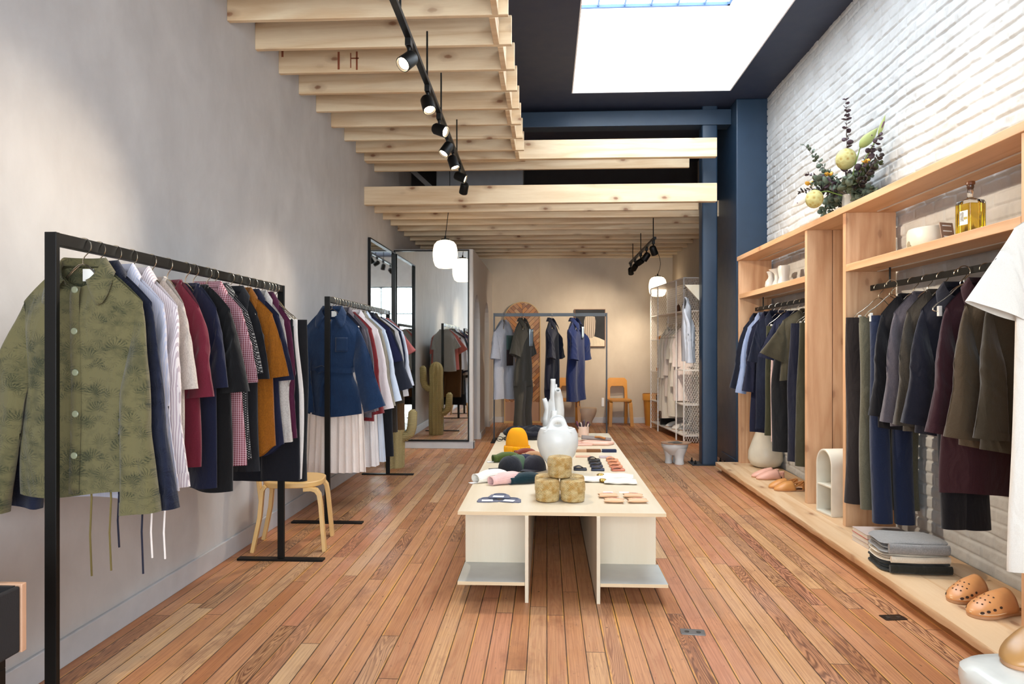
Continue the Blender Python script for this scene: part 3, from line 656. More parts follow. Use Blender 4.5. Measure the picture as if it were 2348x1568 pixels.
# ---- bentwood chair (seat, back, legs)
m_birch=plain('birch_lacquer','#d9b071',.35,bump=.05,bs=30)
def chair(label,loc,rz,mat=None,seat='round',tint=None,group=None,H=.44):
    mat=mat or m_birch; t=thing('bentwood_chair',label,'chair',loc,rz,group)
    MB().prism(rrect(.19,.19,.14 if seat=='round' else .06,8),H-.035,H,'Z').build('seat',mat,t,bev=.006,angle=50)
    MB()
    for sx in (-1,1):
        f=[(sx*.15,-.12,H-.012),(sx*.17,-.155,H-.014),(sx*.185,-.175,H-.035),(sx*.19,-.185,H-.10),(sx*.205,-.21,0)]
        g=MB(); 
        def leg(pts,w=.055,th=.024):
            g=MB()
            P=[Vector(p) for p in pts]; n=len(P); sd=Vector((1,0,0))
            rings=[]
            for i,p in enumerate(P):
                d=(P[min(i+1,n-1)]-P[max(i-1,0)]).normalized(); nn=d.cross(sd).normalized()
                rings.append([p+sd*a*w/2+nn*b*th/2 for a,b in ((-1,-1),(1,-1),(1,1),(-1,1))])
            b0=len(g.v); g.v+=[tuple(q) for r in rings for q in r]
            for i in range(n-1):
                for k in range(4): g.f.append((i*4+k,i*4+(k+1)%4,i*4+4+(k+1)%4,i*4+4+k))
            g.f.append((3,2,1,0)); g.f.append(tuple((n-1)*4+k for k in range(4))); return g
        leg([(sx*.155,-.08,H-.047),(sx*.157,-.13,H-.045),(sx*.16,-.16,H-.055),(sx*.163,-.178,H-.08),(sx*.166,-.188,H-.14),(sx*.18,-.215,0)]).build('leg',mat,t,bev=.002,angle=30)
        leg([(sx*.15,.235,0),(sx*.15,.19,.22),(sx*.15,.175,H-.05),(sx*.15,.155,H-.02)],.05).build('leg',mat,t,bev=.002,angle=30)
        # tall back support
    # backrest: bent frame with opening
    def P(x,z): return (x,.18+.06*max(0,(z-H))/.33,z)
    bk=MB(); out=[]; inn=[]
    o=[(-.175,H-.14),(-.17,H+.30),(-.13,H+.345),(.13,H+.345),(.17,H+.30),(.175,H-.14)]
    i_=[(-.125,H-.14),(-.12,H+.17),(-.095,H+.205),(.095,H+.205),(.12,H+.17),(.125,H-.14)]
    for (a,b) in zip(o,i_):
        for (x,z) in (a,b):
            X,Y,Z=P(x,z); bk.v.append((X,Y-.009,Z)); bk.v.append((X,Y+.009,Z))
    for k in range(5):
        a=k*4; b=a+4
        bk.f+=[(a,a+2,b+2,b),(a+1,b+1,b+3,a+3),(a,b,b+1,a+1),(a+2,a+3,b+3,b+2)]
    bk.f+=[(0,1,3,2),(20,22,23,21)]
    bk.build('backrest',mat,t,bev=.003,angle=40)
    return t
chair('light birch round-seat chair standing under the clothes of the nearest rack',(-1.665,4.45,0),R(100),group='bentwood chairs')
# coiled-straw cactus
def cactus():
    t=thing('straw_cactus','woven straw cactus sculpture standing on the floor in front of the mirrors','cactus sculpture',(-1.655,7.36,0))
    m=M('woven_straw',.8,spec=.2); co=m.co(); x,y,z=m.xyz(co); an=m.ma('ARCTAN2',y,x)
    w=m.ma('SINE',m.ma('ADD',m.ma('MULTIPLY',z,430.),m.ma('MULTIPLY',m.ma('ABSOLUTE',m.ma('SINE',m.ma('MULTIPLY',an,10.))),5.)))
    m.p('Base Color',m.mix(m.mr(w,-.8,.6),'#8d7c50','#c3b07e')); m.bump(w,.45,.004)
    rib=lambda r0:(lambda x,y,z,a,f:(x*(1+.07*math.cos(10*a)),y*(1+.07*math.cos(10*a)),z))
    MB().lathe([(.10,0),(.102,.02)]+[(.10+.006*math.sin(z*5),z) for z in [i*.08 for i in range(1,11)]]+[(.10,.96),(.095,1.0),(.075,1.05),(.04,1.08),(.005,1.09)],60,fn=rib(1)).build('trunk',m.m,t,angle=60)
    for sx,z0,zt,nm in ((-1,.68,1.03,'arm'),(1,.32,.63,'arm')):
        pts=[(sx*.06,0,z0),(sx*.12,0,z0+.01),(sx*.17,0,z0+.05),(sx*.19,0,z0+.12),(sx*.2,0,zt-.03),(sx*.2,0,zt)]
        MB().tube(pts,[.045,.05,.052,.052,.048,.02],14).build(nm,m.m,t,angle=60)
cactus()
# framed mirrors
m_mir=M('mirror_silver',.02,'#f3f7f4',1.).m
def mirror(label,loc,w,h,rz):
    t=thing('framed_mirror',label,'mirror',loc,rz,'black framed floor-length mirrors')
    MB().box(-w/2+.012,w/2-.012,-.004,.0,.012,h-.012).build('glass',m_mir,t,smooth=False,label='mirror glass')
    f=MB()
    for a in ((-w/2,w/2,0,.016),(-w/2,w/2,h-.016,h),(-w/2,-w/2+.016,.016,h-.016),(w/2-.016,w/2,.016,h-.016)): f.box(a[0],a[1],-.03,0.0,a[2],a[3])
    f.build('frame',m_black,t,smooth=False,bev=.001)
mirror('tall black-framed mirror fixed on the white partition front beside the round lamp',(-1.487,8.757,.095),.975,2.465,0)
mirror('tall black-framed mirror on the left wall at the corner with the partition',(-1.977,8.09,.12),1.25,2.40,R(90))
# corner of a dark planter box on a stand, bottom left
def box_stand():
    t=thing('storage_box','black felt box with pale wood end panel, cut off at the lower left corner','box',(-1.487,1.86,0))
    fe=plain('black_felt','#1d1a1b',.9,bump=.3,bs=200); pw=plain('pale_maple','#c49a7c',.45)
    MB().box(-.012,.004,-.75,-.0005,.442,.629).build('side_panel',fe,t,smooth=False,bev=.006)
    MB().box(-.46,-.448,-.75,-.0005,.442,.629).build('side_panel',fe,t,smooth=False,bev=.006)
    MB().box(-.448,-.012,-.74,0,.44,.452).build('bottom',fe,t,smooth=False)
    MB().box(-.48,.008,0,.018,.44,.634).build('end_panel',pw,t,smooth=False,bev=.003,label='pale wood end panel')
    MB().box(-.448,-.012,-.012,-.0005,.453,.629).build('lining',fe,t,smooth=False)
    MB().box(-.48,.008,-.768,-.75,.44,.634).build('end_panel',pw,t,smooth=False,bev=.003,label='pale wood end panel')
    s=thing('box_stand','square-tube black metal stand carrying the black felt box','stand',(-1.487,1.86,0))
    for x in (-.44,-.03):
        for y in (-.72,-.04): MB().box(x-.013,x+.013,y-.013,y+.013,0,.41).build('leg',m_black,s,smooth=False,bev=.002)
    b=MB(); b.box(-.453,-.017,-.053,-.027,.41,.436); b.box(-.453,-.017,-.733,-.707,.41,.436); b.box(-.453,-.427,-.707,-.053,.41,.436); b.box(-.043,-.017,-.707,-.053,.41,.436)
    b.build('top_frame',m_black,s,smooth=False,bev=.002)
box_stand()
# ================================================================ wooden wall shelving, right
m_firy=wood('fir_plank','#d6ad86','#b98a60',axis='Y',grain=.6,knots=.5,rough=.5)
m_plat=wood('fir_platform','#dfc19b','#c59a6e',axis='Y',grain=.7,knots=.8,rough=.5)
SXF=2.0; 
def wall_gap(): return XR-.03
def platform():
    t=thing('display_platform','low pale plank platform with rough front edge running along the brick wall','platform',(1.77,0,0))
    y0,y1=.6,7.26; ws=[0,.195,.39,wall_gap()-1.77]
    for i in range(3):
        n=80 if i==0 else 1
        if i: MB().box(ws[i]+.0015,ws[i+1],y0,y1,.055,.1).build('plank',m_plat,t,smooth=False,bev=.002)
        else:
            g=MB(); rn=random.Random(4); js=[.0+.006*math.sin(k*.9)+rn.uniform(-.002,.002) for k in range(n+1)]
            def P(k,m): y=lerp(y0,y1,k/n); return [(0.000,y,.1),(js[k]*.3-.002,y,.094),(js[k]*.5,y,.075),(abs(js[k])*1.2+.002,y,.055),(ws[1],y,.055),(ws[1],y,.1)][m]
            g.v=[P(k,m) for k in range(n+1) for m in range(6)]
            for k in range(n):
                for m_ in range(6): g.f.append((k*6+m_,k*6+(m_+1)%6,k*6+6+(m_+1)%6,k*6+6+m_))
            g.f.append((0,1,2,3,4,5)); g.f.append(tuple(n*6+k for k in (5,4,3,2,1,0)))
            g.build('plank',m_plat,t,angle=30)
    MB().box(.05,.09,y0+.02,y1-.05,0,.055).build('plinth',wood('plinth_board','#b07a45','#7d5026',axis='Y'),t,smooth=False)
platform()
def shelving():
    t=thing('shelving_frame','floor-standing fir shelving frame with uprights, top shelf and middle shelves on the platform','shelving',(SXF,0,.1))
    d=wall_gap()-SXF; ZT=2.25-.1
    for y in (7.2,): MB().box(0,d,y,y+.045,0,ZT-.045).build('upright',m_firz,t,smooth=False,bev=.002)
    for a,b in ((0,.19),(.196,d)): MB().box(a,b,5.35,5.395,0,ZT-.045).build('upright',m_firz,t,smooth=False,bev=.002)
    for y in (4.67,2.93): MB().box(0,d,y,y+.045,0,ZT-.045).build('upright',m_firz,t,smooth=False,bev=.002)
    n=40; rn=random.Random(8)
    MB().box(-.012,d,.6,7.25,ZT-.045,ZT).build('top_shelf',m_firy,t,smooth=False,bev=.003)
    for a,b in ((5.397,7.198),(2.977,4.668)): MB().box(0,d,a,b,1.708,1.757).build('middle_shelf',m_firy,t,smooth=False,bev=.003)
    led=plain('aluminium_channel','#cfc6bb',.5)
    for a,b,z in ((5.45,7.15,ZT-.045),(3.03,4.62,ZT-.045),(5.45,7.15,1.708),(3.03,4.62,1.708),(1.0,2.9,ZT-.045)):
        MB().box(d*.55,d*.55+.012,a,b,z-.005,z-.0005).build('light_strip',led,t,smooth=False,label='pale recessed light channel')
shelving()
def rail(label,x,y0,y1,zt):
    t=thing('hanging_rail',label,'clothes rail',(x,y0,zt),group='black rails under the middle shelves')
    MB().box(-.006,.006,0,y1-y0,-.036,0).build('bar',m_black,t,smooth=False,bev=.001)
    for yy in (.25,(y1-y0)-.25): MB().tube([(0,yy,-.002),(0,yy,.092)],.006,8).build('drop_rod',m_black,t)
BX=2.165; ZR=1.715
rail('flat black clothes rail under the far middle shelf',BX,5.4,7.195,ZR)
rail('flat black clothes rail under the near middle shelf',BX,2.98,4.665,ZR)
G3='hangers on the far shelf rail';G4='hangers on the near shelf rail'
def put2(i,y,group,which,clips=False,rz=0,x=BX):
    hanger((x,y,ZR-.089),rz,'wire %shanger, %s from the navy column on the %s shelf rail'%('clip ' if clips else '',ORD[i],which) if which=='far' else 'wire %shanger, %s from the far upright on the near shelf rail'%('clip ' if clips else '',ORD[i]),group,clips); return (x,y,ZR-.089)
def bay(items,group,which,s0):
    for i,it in enumerate(items):
        y,nm,lb,ct_,mt_,kw=it; rz=R(-168+5*math.sin(i*1.9))  # aisle side turned slightly towards the shop front
        rz=R(kw.pop('rz',-10+4*math.sin(i*1.9)))
        cl=nm in('trousers','long_skirt'); p=put2(i,y,group,which,cl,rz,x=BX+kw.pop('dx',0))
        if nm=='trousers': trousers(lb,p,rz,mt_,seed=s0+i,**kw)
        else: garment(nm,lb,ct_,p,rz,mt_,seed=s0+i,**{**dict(T=.05,W=.17,ang=2,angl=6,drop=.07),**kw})
bay([
 (7.02,'shirt','dark navy long-sleeve shirt hanging farthest on the far shelf rail','shirt',c_('#151b30'),dict(W=.175,L=.72,sl=.52,cw=.06,angl=13,collar='shirt',rz=-2)),
 (6.84,'shirt','light blue long-sleeve shirt on the far shelf rail','shirt',c_('#8e9dc0','#a3b0cd','stripe'),dict(W=.18,L=.72,sl=.55,cw=.05,angl=11,collar='shirt')),
 (6.68,'dress','deep navy long-sleeve dress next to the light blue shirt','dress',c_('#171a38'),dict(W=.185,L=1.15,sl=.52,cw=.055,angl=8,collar='shirt')),
 (6.50,'shirt','dark denim blue short-sleeve shirt on the far shelf rail','shirt',c_('#1a2440','#141a30','denim'),dict(W=.19,L=1.1,sl=.33,cw=.08,angl=9,collar='shirt')),
 (6.33,'trousers','olive green trousers clipped on the far shelf rail','trousers',c_('#4b4a2f'),dict(L=1.0,W=.16,leg=.09)),
 (6.18,'trousers','pale pink trousers clipped on the far shelf rail','trousers',c_('#d6b9b4'),dict(L=1.04,W=.15,leg=.09)),
 (6.02,'tee_shirt','navy short-sleeve tee beside the pale pink trousers','tee',c_('#171c3a'),dict(W=.19,L=.68,sl=.30,cw=.1,angl=16,collar='crew',T=.08)),
 (5.88,'trousers','wide black trousers clipped on the far shelf rail','trousers',c_('#0f0f13'),dict(L=1.08,W=.2,leg=.15,T=.08)),
 (5.72,'tee_shirt','olive brown boxy short-sleeve tee, nearest on the far shelf rail','tee',c_('#4d4530'),dict(W=.215,L=.60,sl=.30,cw=.115,angl=24,collar='crew',T=.09,rz=-14)),
 (5.60,'trousers','navy tie-waist trousers beside the middle upright','trousers',c_('#191a30'),dict(L=1.12,W=.19,leg=.12,T=.06)),
 (5.50,'trousers','dark olive trousers tucked against the middle upright','trousers',c_('#4a452c'),dict(L=1.14,W=.16,leg=.10)),
],G3,'far',60)
bay([
 (4.56,'trousers','dark brown trousers clipped farthest on the near shelf rail','trousers',c_('#2e2422'),dict(L=1.22,W=.20,leg=.095,T=.07)),
 (4.42,'trousers','sage grey linen trousers clipped on the near shelf rail','trousers',c_('#6b6753','#7b7763','heather'),dict(L=1.22,W=.18,leg=.08,T=.07)),
 (4.28,'trousers','indigo linen trousers clipped on the near shelf rail','trousers',c_('#1f2b4b','#283659','heather'),dict(L=1.27,W=.12,leg=.055,T=.09,dx=-.055)),
 (4.14,'shirt','black long-sleeve shirt beside the indigo trousers','shirt',c_('#131016'),dict(W=.175,L=.80,sl=.50,cw=.06,angl=6,collar='crew',T=.075)),
 (3.99,'shirt','mauve grey long-sleeve shirt on the near shelf rail','shirt',c_('#726a70','#655d63','heather'),dict(W=.18,L=.78,sl=.52,cw=.06,angl=7,collar='crew',T=.085)),
 (3.84,'shirt','taupe brown long-sleeve shirt on the near shelf rail','shirt',c_('#4b4338','#5a5145','heather'),dict(W=.18,L=.80,sl=.52,cw=.065,angl=6,collar='crew',T=.09)),
 (3.68,'coat_jacket','navy collared jacket on the near shelf rail','jacket',c_('#1a1a2a'),dict(W=.185,L=.78,sl=.50,cw=.075,angl=8,collar='shirt',T=.1)),
 (3.58,'trousers','black wide trousers clipped between navy jacket and burgundy shirt','trousers',c_('#15151d'),dict(L=1.12,W=.10,leg=.065,dx=-.04)),
 (3.47,'shirt','burgundy long-sleeve shirt on the near shelf rail','shirt',c_('#3d151f'),dict(W=.185,L=1.05,sl=.52,cw=.06,angl=9,collar='shirt',T=.09)),
 (3.30,'coat_jacket','olive brown overshirt nearest the camera on the near shelf rail','jacket',c_('#554530'),dict(W=.185,L=.80,sl=.52,cw=.075,angl=7,collar='shirt',T=.11)),
 (3.15,'coat_jacket','dark olive jacket half hidden behind the white dress','jacket',c_('#3f3524'),dict(W=.18,L=.80,sl=.5,cw=.07,angl=5,collar='shirt',T=.09)),
],G4,'near',90)
# white oversized tee-dress right edge
m_wh=c_('#ece8df','#e2ddd2',None,.6)
pg=thing('hook_peg','black peg on the near upright holding the white dress','peg',(2.12,2.93,1.99)); MB().tube([(0,0,0),(0,-.20,0),(0,-.21,.015)],.007,8).build('rod',m_black,pg); MB().lathe([(.02,0),(.02,.006),(.002,.007)],16).build('mounting_disc',m_black,pg,rot=(R(90),0,0),angle=30)
hanger((2.12,2.75,1.897),0,'wire hanger of the white dress at the right edge','hanger of the white dress')
wd=garment('tee_dress','long white boxy short-sleeve dress with a dark print, cut off by the right edge','dress',(2.12,2.75,1.897),0,m_wh,W=.30,L=1.48,T=.11,sl=.31,cw=.125,ang=17,ad=.24,collar='crew',drop=.10,nw=.09,flare=.035,seed=77,amp=.012,k=9,angl=21)
MB().grid(lambda u,v:(-.13+.26*u,-.072+.006*math.sin(6*u),-.22-.36*v),8,8).build('print',plain('dark_print','#1d1620',.8),wd,label='dark printed rectangle',solid=.001)
m_cer=plain('ivory_ceramic','#d9d2c0',.35,bump=.04,bs=20); m_cerw=plain('white_ceramic','#d8d8d4',.3,bump=.03,bs=16)
# ceramics on the far middle shelf
def vase(name,label,loc,prof,mat,n=36,cat='vase',group=None,**k):
    o=MB().lathe(prof,n,**k).build(name,mat,None,solid=0,angle=60); o.location=loc; return tag(o,label,cat,group)
ZS=1.857
vase('bulb_vase','white bulb-shaped ceramic vase, leftmost of three on the far shelf',(2.19,6.78,ZS),[(.03,0),(.045,.01),(.058,.05),(.052,.09),(.03,.12),(.026,.14),(.033,.165),(.043,.185),(.04,.187),(.02,.165),(.018,.12)],m_cerw)
vase('flared_vase','white ceramic vase with a wide flat rim, middle of three on the far shelf',(2.19,6.60,ZS),[(.055,0),(.058,.01),(.045,.05),(.026,.09),(.024,.13),(.035,.155),(.072,.18),(.078,.187),(.07,.187),(.03,.165),(.018,.13)],m_cerw)
vase('waisted_vase','white waisted ceramic cup vase, rightmost of three on the far shelf',(2.19,6.42,ZS),[(.05,0),(.055,.01),(.054,.05),(.043,.09),(.05,.13),(.055,.17),(.05,.2),(.045,.2),(.045,.16),(.038,.09)],m_cerw)
# bowl / bottle on the near middle shelf
def ring_bowl():
    t=thing('ceramic_bowl','ivory rounded ceramic planter with a hole, on the near middle shelf','bowl',(2.16,3.98,ZS))
    MB().lathe([(.075,0),(.105,.006),(.118,.03),(.118,.10),(.11,.118),(.10,.118),(.095,.10),(.095,.03),(.002,.02)],48,fn=lambda x,y,z,a,f:(x*.8,y*1.15,z)).build('bowl_body',m_cer,t)
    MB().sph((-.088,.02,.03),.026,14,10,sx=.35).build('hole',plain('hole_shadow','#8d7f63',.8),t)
ring_bowl()
tg=thing('frame_card','small tilted brown card beside the bottle on the near shelf','card',(2.13,3.72,ZS)); MB().box(-.045,.045,-.002,.002,0,.11).build('card',plain('brown_card','#8b6b58',.5),tg,smooth=False,rot=(R(-10),0,R(20)))
g=MB(); 
for k in range(3): g.box(-.03,.03,-.0035,-.002,.03+.03*k,.036+.03*k)
g.build('light_print',m_white,tg,smooth=False,rot=(R(-10),0,R(20)))
def bottle():
    t=thing('oil_bottle','square glass bottle of golden oil with brown stopper on the near shelf','bottle',(2.12,3.52,ZS),R(12))
    gl=M('clear_glass',.02,'#ffffff'); gl.p('Transmission Weight',1.); gl.p('IOR',1.45)
    oil=M('golden_oil',.02,'#e9c440'); oil.p('Transmission Weight',1.); oil.p('IOR',1.4)
    def sqp(r,z,k): return r,z
    def sq(hx,prof):
        g=MB(); n=len(rrect(1,1,.15,3)); 
        for (s_,z) in prof: g.v+=[(a*s_,b*s_,z) for a,b in (rrect(hx,hx,hx*.18,3) if s_>.4 else [(math.cos(2*PI*i/n)*hx,math.sin(2*PI*i/n)*hx) for i in range(n)])]
        m=len(prof)
        for i in range(m-1):
            for k in range(n): g.f.append((i*n+k,i*n+(k+1)%n,(i+1)*n+(k+1)%n,(i+1)*n+k))
        g.f.append(tuple(range(n))[::-1]); g.f.append(tuple((m-1)*n+k for k in range(n))); return g
    H=.165
    sq(.048,[(1,.0),(1,.004),(1,H),(.9,H+.012),(.39,H+.025),(.3,H+.03),(.28,H+.075),(.33,H+.078),(.33,H+.09)]).build('glass_body',gl.m,t,angle=40)
    sq(.043,[(1,.006),(1,H-.005)]).build('oil',oil.m,t,angle=40)
    MB().lathe([(.013,H+.07),(.013,H+.092),(.02,H+.094),(.021,H+.105),(.019,H+.11),(.001,H+.11)],20).build('stopper',plain('brown_stopper','#6d3f22',.4),t,angle=30)
    lb=box('label',plain('bottle_label','#efece2',.6),-.0492,-.0486,-.036,.014,.055,.125,t); 
    box('label_stamp',plain('olive_stamp','#a2914a',.6),-.0496,-.0493,-.034,-.012,.08,.093,lb)
    try:
        cu=bpy.data.curves.new('txt','FONT'); cu.body='檀\n風'; cu.size=.026; cu.space_line=.9; ob=bpy.data.objects.new('txt',cu); COL.objects.link(ob)
        dg=bpy.context.evaluated_depsgraph_get(); me=bpy.data.meshes.new_from_object(ob.evaluated_get(dg)); bpy.data.objects.remove(ob)
        tx=bpy.data.objects.new('lettering',me); COL.objects.link(tx); me.materials.clear(); me.materials.append(plain('ink','#15130f',.6)); tx.parent=lb; tx.location=(-.0497,.012,.098); tx.rotation_euler=(R(90),0,R(-90))
    except Exception as e: print('txt',e)
bottle()
# bouquet on the top shelf
def bouquet():
    rn=random.Random(12); bx,by,bz=2.17,5.02,2.25
    t=thing('flower_vase','glass vase of dried eucalyptus, protea and lilies on the top shelf','flower arrangement',(bx,by,bz))
    MB().lathe([(.04,0),(.045,.01),(.045,.10),(.04,.14),(.042,.15),(.036,.15),(.034,.14),(.038,.10),(.038,.012),(.001,.01)],28).build('vase',M('smoky_glass',.05,'#b9b4a8').m,t)
    leaf=[plain('eucalyptus_purple','#453139',.6),plain('eucalyptus_green','#434a2a',.6),plain('eucalyptus_grey','#55604e',.6),plain('eucalyptus_dark','#2f2523',.6)]
    def lf(g,p,d,r):
        d=Vector(d).normalized(); u=d.cross(Vector((rn.uniform(-1,1),rn.uniform(-1,1),rn.uniform(-1,1)))).normalized(); w=d.cross(u)
        c=p+d*r; b=len(g.v); g.v.append(tuple(c+w*r*.18))
        for k in range(9):
            a=2*PI*k/9; g.v.append(tuple(c+d*math.cos(a)*r*-1+u*math.sin(a)*r*.85+w*(.12*r*math.cos(2*a))))
        for k in range(9): g.f.append((b,b+1+k,b+1+(k+1)%9))
    def branch(end,mid,lr,mi,n,taper=True):
        a=Vector((0,0,.13)); m_=Vector(mid); e=Vector(end); pts=[a*(1-s)**2+m_*2*s*(1-s)+e*s*s for s in [i/14 for i in range(15)]]
        br=MB().tube(pts,[.003*(1-.6*i/14) for i in range(15)],5).build('eucalyptus_stem',plain('stem_brown','#5c4a36',.7),t)
        g=MB()
        for i in range(n):
            s=.25+.75*i/(n-1); p=a*(1-s)**2+m_*2*s*(1-s)+e*s*s; d=(e-m_).normalized()
            for q in range(2):
                o=Vector((rn.uniform(-1,1),rn.uniform(-1,1),rn.uniform(-1,1))); o=(o-d*o.dot(d)).normalized()
                lf(g,p,o+d*.4,lr*(1.15-.6*s)*rn.uniform(.8,1.2))
        g.build('leaves',leaf[mi],br,solid=.0008)
    # axes: y negative = towards camera/right in photo, y positive = farther/left
    # x towards aisle (-) appears left in the photo, y (-) towards the right
    branch((-.06,-.10,.80),(-.03,-.04,.45),.026,0,20)
    branch((-.26,.15,.56),(-.10,.05,.30),.026,2,16)
    branch((.08,-.30,.48),(.06,-.15,.40),.028,0,14)
    branch((.06,-.36,.36),(.02,-.20,.22),.028,3,13)
    branch((-.30,.12,.20),(-.15,.06,.24),.028,3,12); branch((-.26,.06,.32),(-.12,.03,.24),.028,0,12)
    for k in range(24):
        a=rn.uniform(0,6.28); l=rn.uniform(.12,.26); z=rn.uniform(.02,.36)
        ex=(max(-.27,min(.14,math.cos(a)*l)),math.sin(a)*l*1.1,z); branch(ex,(ex[0]*.6,ex[1]*.6,max(.2,z+.05)),.034,rn.choice([0,2,1,3,2,1]),11)
    pm=M('protea_scales',.7); co=pm.co(); v=pm.n('TexVoronoi',{'Vector':co,'Scale':34.}); pm.p('Base Color',pm.ramp(v,[(0,'#7d3f22'),(.16,'#a8904a'),(.5,'#b9b174')])); pm.bump(v,.5,.006)
    for c,r,nm in (((-.03,-.03,.40),.07,'protea_flower'),((-.23,.03,.13),.062,'protea_flower')): MB().sph(c,r,28,18,sz=1.08).build(nm,pm.m,t)
    def lily(p,d,col,l=.12,rr=.036):
        d=Vector(d).normalized(); u=d.cross(Vector((0,1,0))).normalized(); w=d.cross(u); p=Vector(p)
        def f(a,b):
            an=(a-.5)*PI*1.25*(1-.5*b); r=rr*math.sin(PI*min(1,(b*.97+.03)**.75))**.9+.001
            return tuple(p+d*l*b+u*math.sin(an)*r+w*math.cos(an)*r*(1-.3*b))
        lo=MB().grid(f,12,12).build('lily_flower',col,t,solid=.001); MB().tube([p+d*.01,p+d*l*.7+w*.02],.005,8).build('spadix',plain('spadix_purple','#6c4a63',.6),lo)
        MB().tube([(0,0,.13),tuple(p*.5+Vector((0,0,.1))),tuple(p)],.004,6).build('lily_stem',plain('stem_green','#6f8a3e',.5),lo)
    lily((.03,-.12,.46),(.35,-.75,.55),plain('lily_green','#a9b673',.5),.17); lily((-.28,.05,.17),(-.6,.2,-.6),plain('lily_white','#f0eee0',.5),.13); lily((.09,-.26,.5),(.1,-.4,.8),plain('lily_green','#a9b673',.5),.13,.014)
    for p in ((-.26,.04,.24),(-.13,.02,.3),(.03,-.2,.33)):
        g=MB(); 
        for k in range(6): lf(g,Vector(p),(math.cos(k*1.05),math.sin(k*1.05),.4),.018)
        g.build('orchid_flower',plain('orchid_yellow','#d9a43c',.5),t,solid=.001)
bouquet()
# amphora on the platform
vase('floor_vase','tall ivory ceramic vase on the platform under the far rail',(2.20,6.98,.1),[(.09,0),(.14,.02),(.17,.08),(.165,.16),(.13,.26),(.10,.34),(.085,.42),(.09,.5),(.098,.54),(.088,.54),(.075,.42),(.09,.32)],m_cer,48)
# arched ceramic with two niches
def archc():
    t=thing('arched_ceramic','cream ceramic arch sculpture with two niches on the platform between uprights','ceramic sculpture',(1.995,5.02,.1),R(-14))
    w,h,d,e=.105,.47,.17,.014
    out=[(-w,0)]+[(w*math.cos(R(180-a))*1.0,h-w*1.15+w*1.15*math.sin(R(180-a))) for a in range(0,181,12)]+[(w,0)]
    inn=[(-w+e,e)]+[((w-e)*math.cos(R(180-a)),h-w*1.15+(w*1.15-e)*math.sin(R(180-a))) for a in range(0,181,12)]+[(w-e,e)]
    g=MB(); n=len(out); 
    for y in (0,d):
        g.v+=[(x,y,z) for x,z in out]+[(x,y,z) for x,z in inn]
    for i in range(n):
        j=(i+1)%n; g.f+=[(i,j,n+j,n+i),(2*n+i,3*n+i,3*n+j,2*n+j),(i,2*n+i,2*n+j,j),(n+i,n+j,3*n+j,3*n+i)]
    g.build('shell',m_cer,t,bev=.003,angle=40,rot=(0,0,R(-68)))
    MB().prism(inn,d-.02,d-.008,'Y').build('back_plate',m_cer,t,angle=40,rot=(0,0,R(-68)))
    MB().box(-w+e,w-e,.004,d-.02,.20,.213).build('middle_ledge',m_cer,t,smooth=False,bev=.003,rot=(0,0,R(-68)))
archc()
